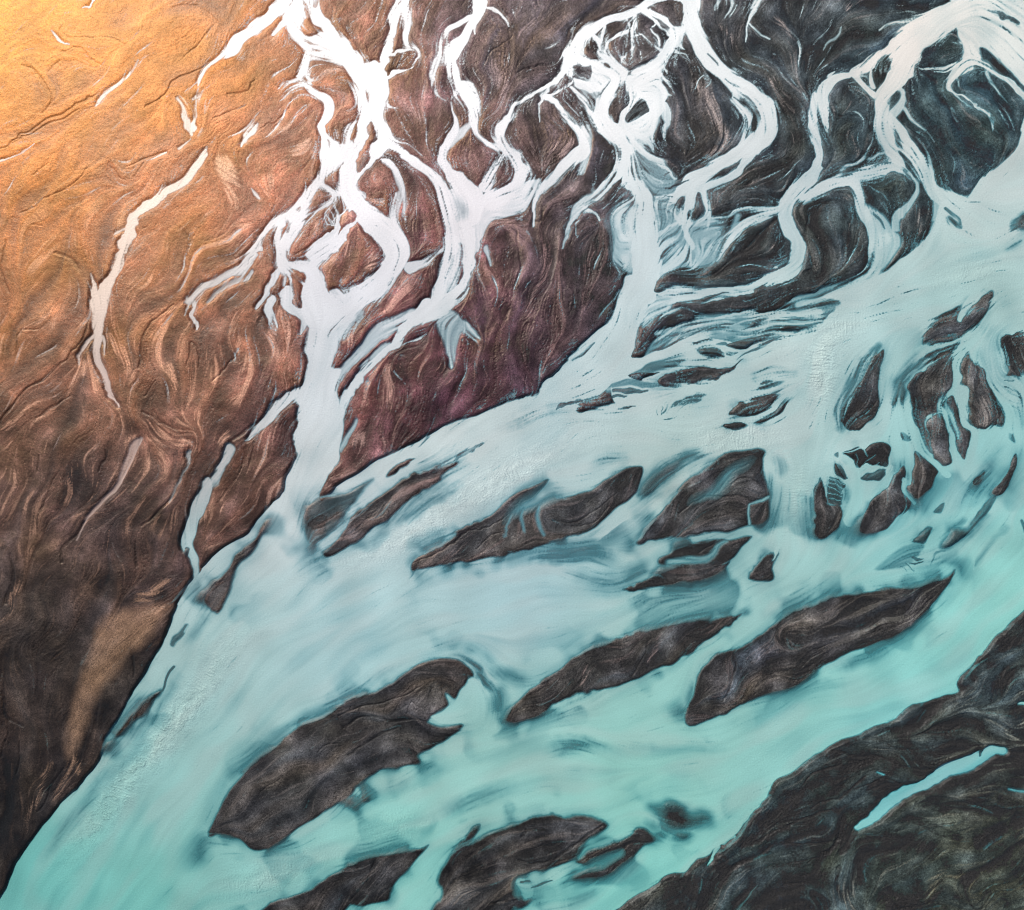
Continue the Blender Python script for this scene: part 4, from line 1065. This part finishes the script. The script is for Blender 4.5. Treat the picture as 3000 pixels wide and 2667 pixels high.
def lic_many(srcs, length, step):                # line integral convolution, several sources at once
    n = int(length / H0 / step); outs = [s.ravel().astype(np.float32).copy() for s in srcs]; flat = [s.ravel() for s in srcs]
    wsum = 1.0
    for sign in (1, -1):
        x = II.ravel().copy(); y = JJ.ravel().copy(); ux = DX * sign; uy = DY * sign
        for k in range(n):
            x += ux * step; y += uy * step
            idx = np.clip(np.rint(y), 0, NY - 1).astype(np.int32) * NX + np.clip(np.rint(x), 0, NX - 1).astype(np.int32)
            wt = .5 + .5 * math.cos(math.pi * (k + 1) / (n + 1))
            for o_, f_ in zip(outs, flat): o_ += wt * f_[idx]
            if sign == 1: wsum += 2 * wt
            nx, ny = DX[idx], DY[idx]; s = np.where(nx * ux + ny * uy < 0, -1, 1).astype(np.float32); ux = nx * s; uy = ny * s
    return [(o_ / wsum).reshape(NY, NX) for o_ in outs]
def unit(a): return ((a - a.mean()) / a.std()).astype(np.float32)
fineA, fineB, fineC = lic_many([band(8, .5), band(15, .5), band(6, .5)], 44, 1.4); fineA, fineB, fineC = unit(fineA), unit(fineB), unit(fineC)
midA, midB, midW = lic_many([band(34, .5), band(48, .5), band(26, .5)], 110, 2.5); midA, midB, midW = unit(midA), unit(midB), unit(midW)
bigA, bigB = lic_many([band(95, .45), band(120, .45)], 260, 6.0); bigA, bigB = unit(bigA), unit(bigB)

ka, kb = DX, DY; DX, DY = -kb, ka                # wavelets stand across the current
waveA, waveB = lic_many([band(7.5, .35), band(11, .35)], 20, 1.2); DX, DY = ka, kb
wave = unit(waveA) + .7 * unit(waveB)
# water: thin sheets break up into streaks along the flow
W0 = W.copy()
up_y = 1 - sstep(1050, 1500, Y)                   # the upper braids fray into wisps and threads
FRAY = np.clip(sstep(-.9, .9, band(300) + .5 * band(90)) * (.25 + .75 * up_y), 0, 1) * np.clip(.45 + X / 1400, 0, 1)
b4 = blur(W, 3.4); b10 = blur(W, 11)
wisp = sstep(.28, .80, b4 + .15 * midW + .10 * fineB + .07 * fineC + .08 * midA)
W = W + FRAY * .85 * (np.maximum(wisp, W * sstep(-1.2, .6, fineB + .6 * midW + 3 * (b4 - .25))) - W)
thread = .8 * np.exp(-(midW / .16) ** 2) * sstep(.04, .22, b10) * sstep(-.2, .9, band(140) + .5 * midB) * (.03 + .97 * up_y)
W = np.maximum(W, .66 * thread * np.clip(.4 + X / 1500, 0, 1))
m = 4 * W * (1 - W)
W = np.clip(W + m * (.09 * midW + .07 * fineB + .04 * fineA) * (.4 + .9 * ROUGH) * (1 - .7 * sstep(1200, 1700, Y + .1 * X)), 0, 1)
turb = np.clip(.965 + .014 * band(7, .4) + .006 * midA + (.012 + .02 * sstep(1300, 2000, Y)) * bigA + .02 * sstep(1200, 1700, Y) * bigB + .022 * band(200) + .02 * band(420), .7, 1.0)
W = W * (1 + (turb - 1) * sstep(.3, .95, W))
W = np.where(W < .035, 0, W).astype(np.float32)

# relief of the sand
LANDW = 1 - sstep(.0, .6, blur(W, 3.0))
def ridg(a): return 1 - np.abs(a) * 1.1
wgt = .55 + .45 * sstep(-1, 1, band(420))
us = .85 * bigB + .35 * midA + .5 * band(230); us = us - np.floor(us)
scarp = us * (1 - sstep(.86, 1, us)) * sstep(.1, 1.3, band(380) + .3 * band(120))
rough1 = sstep(.1, 1.5, band(330)); rough2 = sstep(-.2, 1.5, band(260))
western = .35 + .65 * sstep(1100, 1900, X + .4 * (Y - 1400).clip(0, 3000)); rough1 = rough1 * western; rough2 = rough2 * western
quiet = sstep(-1.1, .7, band(300) + .35 * band(110))     # still, sheet-washed flats between the furrowed tracts
relief = (.04 * fineC * (.3 + rough2) * quiet + .05 * fineA * rough1 * quiet + .11 * ridg(midA) * rough1 + .30 * bigA + .22 * band(150) + .10 * midB * rough2 + .03 * fineB * rough1 + .03 * band(11) + .05 * band(40) + .55 * scarp
          - .75 * np.exp(-(midW / .10) ** 2) * sstep(.2, 1.5, bigB + .6 * band(200)) - .6 * np.exp(-(bigA / .05) ** 2) * sstep(.2, 1.5, band(240)))
onisle = blur((ISL > 0).astype(np.float32), 4)
BH = .3 + 1.3 * (1 - .78 * onisle) * sstep(600, 1250, Y + .05 * X) * (.75 + .35 * sstep(-1, 1, band(350)))
bank = BH * (1 - sstep(.0, .40, blur(W, 2.2 + 0)))
calm = .34 + .66 * np.clip(np.sqrt((X + 100) ** 2 + (Y + 100) ** 2) / 1500 - .1, 0, 1)
ZG = bank + .42 * relief * LANDW * calm * (.72 + .28 * sstep(600, 2000, X) + .55 * sstep(4000, 4500, X + Y)) * (.85 + .55 * sstep(900, 2000, np.hypot(X, Y))) - .42 * KR * LANDW * (.4 + .6 * calm) - .1 * blur(W, 3)
crest = np.clip(relief, -1, 1)

# land and water colours by place, upper-left glow and top glint painted in: x y r g b (sRGB as seen)
def lin(c):
    c = np.asarray(c, dtype=np.float64) / 255.0
    return np.where(c <= .04045, c / 12.92, ((c + .055) / 1.055) ** 2.4)
def blend(samples, p=2.6):
    A = np.array(samples, dtype=np.float64); L = lin(A[:, 2:5])
    num = np.zeros((cH, cW, 3)); den = np.zeros((cH, cW))
    cx = GX0 + H0 * CF * (np.arange(cW) + .5); cy = GY0 + H0 * CF * (np.arange(cH) + .5)
    gx, gy = np.meshgrid(cx, cy)
    for (x, y), c in zip(A[:, :2], L):
        w = 1.0 / ((gx - x) ** 2 + (gy - y) ** 2 + 90 ** 2) ** (p / 2 * 1.3); num += w[..., None] * c; den += w
    r = num / den[..., None]; r = np.stack([cblur(r[..., q] - r[..., q].mean(), 4) + r[..., q].mean() for q in range(3)], -1)
    return np.stack([up(r[..., q]) for q in range(3)], -1).astype(np.float32)
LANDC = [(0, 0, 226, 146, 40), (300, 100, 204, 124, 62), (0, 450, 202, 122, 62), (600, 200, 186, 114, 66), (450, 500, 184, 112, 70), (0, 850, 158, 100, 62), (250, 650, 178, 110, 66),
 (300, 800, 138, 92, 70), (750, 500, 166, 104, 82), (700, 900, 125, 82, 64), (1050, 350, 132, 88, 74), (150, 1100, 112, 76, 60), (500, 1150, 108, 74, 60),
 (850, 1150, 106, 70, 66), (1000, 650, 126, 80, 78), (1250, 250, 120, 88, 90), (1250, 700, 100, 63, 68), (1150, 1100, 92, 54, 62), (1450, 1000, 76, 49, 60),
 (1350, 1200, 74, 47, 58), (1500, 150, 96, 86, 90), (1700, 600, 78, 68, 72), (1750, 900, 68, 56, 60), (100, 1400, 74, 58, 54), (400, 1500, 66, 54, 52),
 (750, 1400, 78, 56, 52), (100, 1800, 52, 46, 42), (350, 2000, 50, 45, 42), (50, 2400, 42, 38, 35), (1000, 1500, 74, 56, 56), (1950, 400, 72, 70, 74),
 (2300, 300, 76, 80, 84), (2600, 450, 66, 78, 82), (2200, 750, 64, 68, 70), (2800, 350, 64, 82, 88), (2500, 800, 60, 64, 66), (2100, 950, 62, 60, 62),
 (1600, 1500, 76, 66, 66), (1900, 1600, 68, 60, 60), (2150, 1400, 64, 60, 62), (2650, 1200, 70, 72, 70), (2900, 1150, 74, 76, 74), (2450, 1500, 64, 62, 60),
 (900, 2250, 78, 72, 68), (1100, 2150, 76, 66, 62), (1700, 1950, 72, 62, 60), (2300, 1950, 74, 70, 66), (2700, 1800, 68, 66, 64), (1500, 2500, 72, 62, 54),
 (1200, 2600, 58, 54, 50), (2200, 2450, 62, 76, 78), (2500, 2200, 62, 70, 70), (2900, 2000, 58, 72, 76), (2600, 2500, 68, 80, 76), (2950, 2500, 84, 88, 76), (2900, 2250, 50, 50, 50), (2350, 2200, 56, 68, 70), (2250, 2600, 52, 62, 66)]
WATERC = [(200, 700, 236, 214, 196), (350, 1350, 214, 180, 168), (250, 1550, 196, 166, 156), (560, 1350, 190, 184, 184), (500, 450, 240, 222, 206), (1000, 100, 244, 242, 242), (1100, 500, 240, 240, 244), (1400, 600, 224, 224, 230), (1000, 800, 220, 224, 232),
 (1500, 100, 238, 240, 242), (1750, 300, 232, 236, 238), (1900, 700, 200, 216, 220), (2150, 300, 214, 222, 224), (2400, 500, 200, 212, 214), (2650, 150, 218, 214, 208),
 (2900, 200, 212, 218, 214), (2900, 500, 196, 212, 210), (950, 1100, 204, 214, 220), (900, 1450, 198, 210, 212), (1300, 1300, 194, 208, 208), (1700, 1050, 190, 208, 210),
 (2200, 1200, 186, 206, 204), (2500, 950, 186, 208, 206), (2900, 850, 172, 202, 198), (1500, 1700, 168, 198, 202), (2000, 1350, 172, 194, 190), (2300, 1700, 158, 196, 192),
 (2700, 1050, 154, 194, 192), (2850, 1350, 148, 198, 196), (2700, 1550, 146, 200, 198), (2950, 1750, 146, 208, 198), (1000, 1850, 170, 202, 204), (600, 1900, 160, 192, 190),
 (350, 2250, 150, 192, 188), (100, 2550, 112, 184, 176), (700, 2450, 142, 190, 184), (450, 2600, 118, 186, 176), (1400, 2250, 150, 196, 188), (2000, 2100, 148, 198, 190),
 (2400, 2050, 146, 202, 194), (2700, 1950, 144, 208, 200), (1900, 2300, 146, 202, 190), (1900, 2600, 132, 202, 192), (1200, 2500, 140, 200, 190), (2700, 2230, 124, 196, 198), (550, 1600, 180, 206, 208)]
SEEN = 0.80                                       # seen brightness of a unit albedo under this sun and sky
def warm(x, y): return x
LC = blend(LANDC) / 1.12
WC = blend(WATERC) / 1.14; WC *= 1 + .26 * (1 - sstep(500, 1300, Y * 1.2 + X * .25))[..., None]  # water painted whiter towards the top, standing in for sun glint
CLEAR0 = sstep(1200, 2400, .5 * X + Y)
WC[..., 0] *= 1 - .10 * CLEAR0; WC[..., 1] *= 1 - .03 * CLEAR0
vivid = .55 + .7 * sstep(700, 1300, np.hypot(X, Y)) + .35 * sstep(3000, 4000, X + Y)
tone = .90 * np.exp(1.35 * vivid * (.17 * bigA + .06 * midB * (.2 + rough2) * quiet + .06 * midA * (.2 + rough1) * quiet + .05 * fineB * rough2 * quiet + .04 * fineC * quiet + .06 * band(14) + .15 * band(300) + .14 * band(110) + .05 * band(40)))
groove = np.exp(-(midW / .16) ** 2) * sstep(.2, 1.4, bigB + .5 * band(180)) + np.exp(-((us - .95) / .05) ** 2) * scarp
LC = LC * (tone * (1 - .42 * np.clip(groove, 0, 1)) * (1 - .30 * sstep(.7, 1.6, bigA + .5 * midB + .4 * band(90))))[..., None]   # darker in the grooves
cool = sstep(900, 1900, X)[..., None] * np.array([-.14, -.03, -.04]) + 1
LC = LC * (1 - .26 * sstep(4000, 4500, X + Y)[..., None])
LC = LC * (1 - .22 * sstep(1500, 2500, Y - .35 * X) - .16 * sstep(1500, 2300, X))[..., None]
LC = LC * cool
oi = (onisle * .85 + .25 * sstep(1400, 2100, X) * sstep(900, 1500, Y))[..., None]
LC = LC * (1 - oi) + LC.mean(-1, keepdims=True) * np.array([.97, 1.0, 1.03]) * oi
LC = LC * (1 - .42 * (1 - .75 * sstep(2350, 2450, X) * (1 - sstep(1550, 1650, Y))) * sstep(.0, .5, blur(W, 6)) * sstep(900, 1500, Y))[..., None]          # the wet margin
KD = np.clip(KR * (1 + .25 * fineB) + .25 * (blur(KR, 4) - KR), 0, 1)
LC = LC * (1 - .72 * KD * (.55 + .45 * calm))[..., None]
LC[..., 0] *= 1 + .05 * bigB; LC[..., 2] *= 1 - .05 * bigB + .03 * band(200)
GLOW = np.clip(1.25 - np.sqrt((X + 100) ** 2 + (Y + 100) ** 2) / 1900 + .12 * band(420) + .06 * bigA, 0, 1)  # painted light glow, strongest at the upper-left corner
# pale film streaks along old flow lines
brown = np.clip(1.15 - (X / 1500.0 - .2) ** 2 * .9, 0, 1) * sstep(500, 1000, Y + .35 * X) * (1 - sstep(1350, 1900, Y))
auto = sstep(1.2, 2.5, .8 * midB + .6 * fineB + .3 * fineC + .45 * bigB) * (.06 + .30 * brown) * (.25 + .75 * quiet) + sstep(1.35, 2.4, midA * .8 + bigA * .5 + fineB * .5 + fineC * .2) * (.06 + .16 * sstep(1300, 2000, X)) * (.25 + .75 * quiet)
fb = blur(FILM, 3)
film = np.clip(np.maximum(FS * (.9 + .06 * fineB + .12 * band(90)), FILM.max() * sstep(.14, .95, fb + .13 * fineB + .10 * fineC + .08 * midW) * np.clip(fb * 3, 0, 1) * .85 + 0 * auto), 0, 1)
film = np.maximum(film, auto)
film = np.maximum(film, .20 * onisle * sstep(.9, 2.2, midB + .5 * fineB + .4 * bigA + .25 * fineC))
film = np.maximum(film, .62 * brown * sstep(.9, 2.0, .9 * bigA + .55 * midA + .35 * midW + .15 * fineB) * sstep(-.3, .8, band(260)))
PALE = blend([(900, 2250, 122, 118, 116), (1100, 2100, 126, 120, 118), (1450, 2500, 122, 116, 110), (950, 2450, 110, 106, 104), (1700, 1500, 130, 122, 122), (1200, 1450, 130, 116, 116), (300, 300, 232, 190, 150), (500, 1000, 214, 160, 130), (1100, 900, 208, 164, 150), (400, 1500, 176, 138, 118), (400, 1950, 150, 120, 94), (1500, 300, 170, 150, 150), (1300, 1300, 170, 130, 120),
  (1700, 900, 150, 120, 120), (2300, 300, 180, 170, 166), (2600, 700, 160, 160, 156), (2200, 1300, 120, 116, 116), (2000, 1950, 120, 106, 104), (2500, 2400, 128, 132, 126), (2900, 2100, 150, 156, 146), (2950, 2600, 130, 124, 96)]) / SEEN
film3 = film[..., None] * .8
LC = LC * (1 - film3) + PALE * film3
# damp rim along the water is darker sand, and the bed under the milk is dark
milk = sstep(-.6, 2.2, bigB + .8 * band(330))[..., None] * .22 * CLEAR0[..., None]
WC = WC * (1 - milk) + (WC.mean(-1, keepdims=True) * .75 + .25 * WC) * milk
WC = WC * (1 + .10 * RIP)[..., None] * (1 + RIP[..., None] * np.array([.05, 0, -.02]))
WC = WC * (1 + .008 * midA + .008 * fineA + .03 * band(260))[..., None]
CLEAR = sstep(900, 2600, .75 * X + Y) * (1 - sstep(1500, 1300, Y) * 0) * sstep(300, 640, X + .35 * (Y - 1400).clip(0, 2000))
RIP = 1.5 * blur(RIP, 13) * (.55 + .45 * sstep(-1, 1, band(60)))
LC = np.maximum(np.clip(LC, .008, .95), (.022 * sstep(1200, 1800, X))[..., None]); WC = np.clip(WC, .02, .97)

# ------------------------------------------------------------------ materials
def nodes(name):
    m_ = bpy.data.materials.new(name); m_.use_nodes = True; nt = m_.node_tree
    for n in list(nt.nodes): nt.nodes.remove(n)
    out = nt.nodes.new('ShaderNodeOutputMaterial'); bs = nt.nodes.new('ShaderNodeBsdfPrincipled')
    nt.links.new(bs.outputs[0], out.inputs[0]); return m_, nt, bs
def attr(nt, name):
    a = nt.nodes.new('ShaderNodeAttribute'); a.attribute_name = name; return a
def mth(nt, op, a, b, c=None):
    n = nt.nodes.new('ShaderNodeMath'); n.operation = op
    for i, v in enumerate((a, b, c)):
        if v is None: continue
        if isinstance(v, (int, float)): n.inputs[i].default_value = v
        else: nt.links.new(v, n.inputs[i])
    return n.outputs[0]
def noise(nt, scale, detail=4, rough=.6, vec=None):
    n = nt.nodes.new('ShaderNodeTexNoise'); n.inputs['Scale'].default_value = scale
    n.inputs['Detail'].default_value = detail; n.inputs['Roughness'].default_value = rough
    if vec is None:
        g = nt.nodes.new('ShaderNodeNewGeometry'); vec = g.outputs['Position']
    nt.links.new(vec, n.inputs['Vector']); return n
def scaled(nt, col, fac):
    v = nt.nodes.new('ShaderNodeVectorMath'); v.operation = 'SCALE'
    nt.links.new(col, v.inputs[0]); nt.links.new(fac, v.inputs['Scale']); return v.outputs[0]

def sand_material():
    m_, nt, bs = nodes('wet volcanic sand'); L = nt.links
    c = attr(nt, 'sand_color')
    n1 = noise(nt, 1.6, 2, .8); n2 = noise(nt, .28, 5, .65)
    f = mth(nt, 'MULTIPLY_ADD', n1.outputs[0], 3.4, -.7); f2 = mth(nt, 'MULTIPLY_ADD', n2.outputs[0], .7, .65)
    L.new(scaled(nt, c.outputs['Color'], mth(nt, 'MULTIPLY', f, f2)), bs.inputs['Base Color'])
    bs.inputs['Roughness'].default_value = .43; bs.inputs['IOR'].default_value = 1.48
    gt = attr(nt, 'glow_tint').outputs['Fac']; tm = nt.nodes.new('ShaderNodeMix'); tm.data_type = 'RGBA'      # orange upper-left glow put into the sand's specular tint
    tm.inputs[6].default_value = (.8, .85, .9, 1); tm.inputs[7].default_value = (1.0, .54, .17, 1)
    L.new(gt, tm.inputs[0]); L.new(tm.outputs[2], bs.inputs['Specular Tint'])
    L.new(mth(nt, 'MULTIPLY_ADD', gt, .50, .25), bs.inputs['Specular IOR Level'])
    b = nt.nodes.new('ShaderNodeBump'); b.inputs['Strength'].default_value = .6; b.inputs['Distance'].default_value = .45
    L.new(mth(nt, 'ADD', n2.outputs[0], mth(nt, 'MULTIPLY', n1.outputs[0], .35)), b.inputs['Height']); L.new(b.outputs[0], bs.inputs['Normal'])
    return m_

def water_material():
    m_, nt, bs = nodes('milky glacial water'); L = nt.links
    c = attr(nt, 'silt_glint'); w = attr(nt, 'depth').outputs['Fac']; r = attr(nt, 'ripple').outputs['Fac']
    # thin milk over the black bed reads teal, thick milk takes the painted water colour
    rmp = nt.nodes.new('ShaderNodeValToRGB'); L.new(w, rmp.inputs[0])
    e = rmp.color_ramp.elements; e[0].position = .0; e[0].color = (.45, .75, .85, 1); e[1].position = .95; e[1].color = (1, 1, 1, 1)
    e2 = e.new(.45); e2.color = (.30, .66, .78, 1); e3 = e.new(.75); e3.color = (.74, .92, .97, 1)
    mx = nt.nodes.new('ShaderNodeMix'); mx.data_type = 'RGBA'; mx.blend_type = 'MULTIPLY'; L.new(mth(nt, 'MULTIPLY_ADD', attr(nt, 'clear').outputs['Fac'], .9, .1), mx.inputs[0])
    L.new(c.outputs['Color'], mx.inputs[6]); L.new(rmp.outputs[0], mx.inputs[7])
    n1 = noise(nt, 1.2, 2, .7)
    L.new(scaled(nt, mx.outputs[2], mth(nt, 'MULTIPLY_ADD', n1.outputs[0], .3, .85)), bs.inputs['Base Color'])
    L.new(mth(nt, 'POWER', w, .85), bs.inputs['Alpha'])
    bs.inputs['Roughness'].default_value = .42; bs.inputs['IOR'].default_value = 1.333
    g = nt.nodes.new('ShaderNodeNewGeometry')
    n2 = noise(nt, 1.0, 3, .7, g.outputs['Position']); n3 = noise(nt, .9, 2, .5, g.outputs['Position'])
    hh = mth(nt, 'MULTIPLY', mth(nt, 'ADD', n2.outputs[0], mth(nt, 'MULTIPLY', n3.outputs[0], .5)), mth(nt, 'MULTIPLY_ADD', r, .5, .12))
    b = nt.nodes.new('ShaderNodeBump'); b.inputs['Strength'].default_value = 1.0; b.inputs['Distance'].default_value = 1.1
    L.new(hh, b.inputs['Height']); L.new(b.outputs[0], bs.inputs['Normal'])
    return m_
SAND = sand_material(); WATER = water_material()

# ------------------------------------------------------------------ meshes
WXg = ((X - CX) * S).astype(np.float32); WYg = ((CY - Y) * S).astype(np.float32)
fj, fi = np.meshgrid(np.arange(NY - 1), np.arange(NX - 1), indexing='ij')
v00 = (fj * NX + fi); QUADS = np.stack([v00 + NX, v00 + NX + 1, v00 + 1, v00], -1).reshape(-1, 4)
def grid_object(name, fmask, Z, mat, cols=None, floats=None):
    q = QUADS[fmask.ravel()]; used, inv = np.unique(q, return_inverse=True); q = inv.reshape(-1, 4).astype(np.int32)
    me = bpy.data.meshes.new(name); nv, nf = len(used), len(q)
    co = np.stack([WXg.ravel()[used], WYg.ravel()[used], Z.ravel()[used]], -1).astype(np.float32)
    me.vertices.add(nv); me.vertices.foreach_set('co', co.ravel())
    me.loops.add(nf * 4); me.loops.foreach_set('vertex_index', q.ravel())
    me.polygons.add(nf); me.polygons.foreach_set('loop_start', np.arange(0, nf * 4, 4, dtype=np.int32))
    me.polygons.foreach_set('use_smooth', np.ones(nf, bool))
    me.update(calc_edges=True)
    for k, a in (cols or {}).items():
        at = me.attributes.new(k, 'FLOAT_COLOR', 'POINT'); c = np.ones((nv, 4), np.float32); c[:, :3] = a.reshape(-1, 3)[used]
        at.data.foreach_set('color', c.ravel())
    for k, a in (floats or {}).items():
        at = me.attributes.new(k, 'FLOAT', 'POINT'); at.data.foreach_set('value', a.ravel()[used].astype(np.float32))
    me.materials.append(mat)
    ob = bpy.data.objects.new(name, me); scene.collection.objects.link(ob); return ob

# sandbars stand on the river bed as bodies of their own
isl = np.where(W < .5, ISL, 0)
fI = isl[:-1, :-1]; fI = np.where((fI == isl[1:, :-1]) & (fI == isl[:-1, 1:]) & (fI == isl[1:, 1:]), fI, 0)
def largest_piece(n):                             # a sandbar is one connected body; crumbs cut off it stay with the bed
    todo = set(map(tuple, np.argwhere(fI == n))); best = set()
    while len(todo) > len(best):
        seed = todo.pop(); comp = {seed}; st = [seed]
        while st:
            j, i = st.pop()
            for q in ((j + 1, i), (j - 1, i), (j, i + 1), (j, i - 1)):
                if q in todo: todo.remove(q); comp.add(q); st.append(q)
        if len(comp) > len(best): best = comp
    fI[fI == n] = 0
    if best: a = np.array(list(best)); fI[a[:, 0], a[:, 1]] = n
for n in range(1, len(island_labels) + 1): largest_piece(n)
inner = np.zeros((NY, NX), bool)
same = fI > 0
inner[1:-1, 1:-1] = same[:-1, :-1] & same[1:, :-1] & same[:-1, 1:] & same[1:, 1:]
ZB = ZG.copy(); ZB[inner] -= 1.6
ground = grid_object('ground', np.ones((NY - 1, NX - 1), bool), ZB, SAND, {'sand_color': LC}, {'glow_tint': GLOW}); ground['kind'] = 'structure'
for n, lab in enumerate(island_labels):
    fm = fI == n + 1
    if fm.sum() < 30: continue
    o = grid_object('sandbar', fm, ZG, SAND, {'sand_color': LC}, {'glow_tint': GLOW})
    o['label'] = lab; o['category'] = 'sandbar'; o['group'] = 'sandbars between the braided channels'

wet = W > .035
wf = wet[:-1, :-1] | wet[1:, :-1] | wet[:-1, 1:] | wet[1:, 1:]
ZW = ZG + .06 + .32 * RIP + .05 * sstep(.3, 1, W) + wave * sstep(.6, .95, W) * (.006 + .12 * RIP)
lim = X[:-1, :-1] * 1.0 + .60 * Y[:-1, :-1]       # the western streams drain apart from the main river
west = (X[:-1, :-1] < 620) & (Y[:-1, :-1] < 1700) & (lim < 1450)
se = (X[:-1, :-1] > 2450) & (Y[:-1, :-1] > 2140 + (3000 - X[:-1, :-1]) * .22)
for nm, mk in (('river', ~west & ~se), ('stream', west), ('stream', se)):
    o = grid_object(nm, wf & mk, ZW, WATER, {'silt_glint': WC}, {'depth': W, 'ripple': RIP, 'clear': CLEAR}); o['kind'] = 'structure'

# the plain beyond the surveyed sheets
def outer():
    me = bpy.data.meshes.new('plain'); x0, x1 = WXg[0, 0], WXg[0, -1]; y0, y1 = WYg[-1, 0], WYg[0, 0]; R = 20000
    zz = float(np.median(ZG)) - .3
    vs = [(x0, y0, zz), (x1, y0, zz), (x1, y1, zz), (x0, y1, zz), (-R, -R, zz), (R, -R, zz), (R, R, zz), (-R, R, zz)]
    me.from_pydata(vs, [], [(4, 5, 1, 0), (5, 6, 2, 1), (6, 7, 3, 2), (7, 4, 0, 3)])
    at = me.attributes.new('sand_color', 'FLOAT_COLOR', 'POINT')
    for i in range(8): at.data[i].color = (.08, .07, .065, 1)
    me.materials.append(SAND); o = bpy.data.objects.new('plain', me); scene.collection.objects.link(o); o['kind'] = 'structure'
outer()
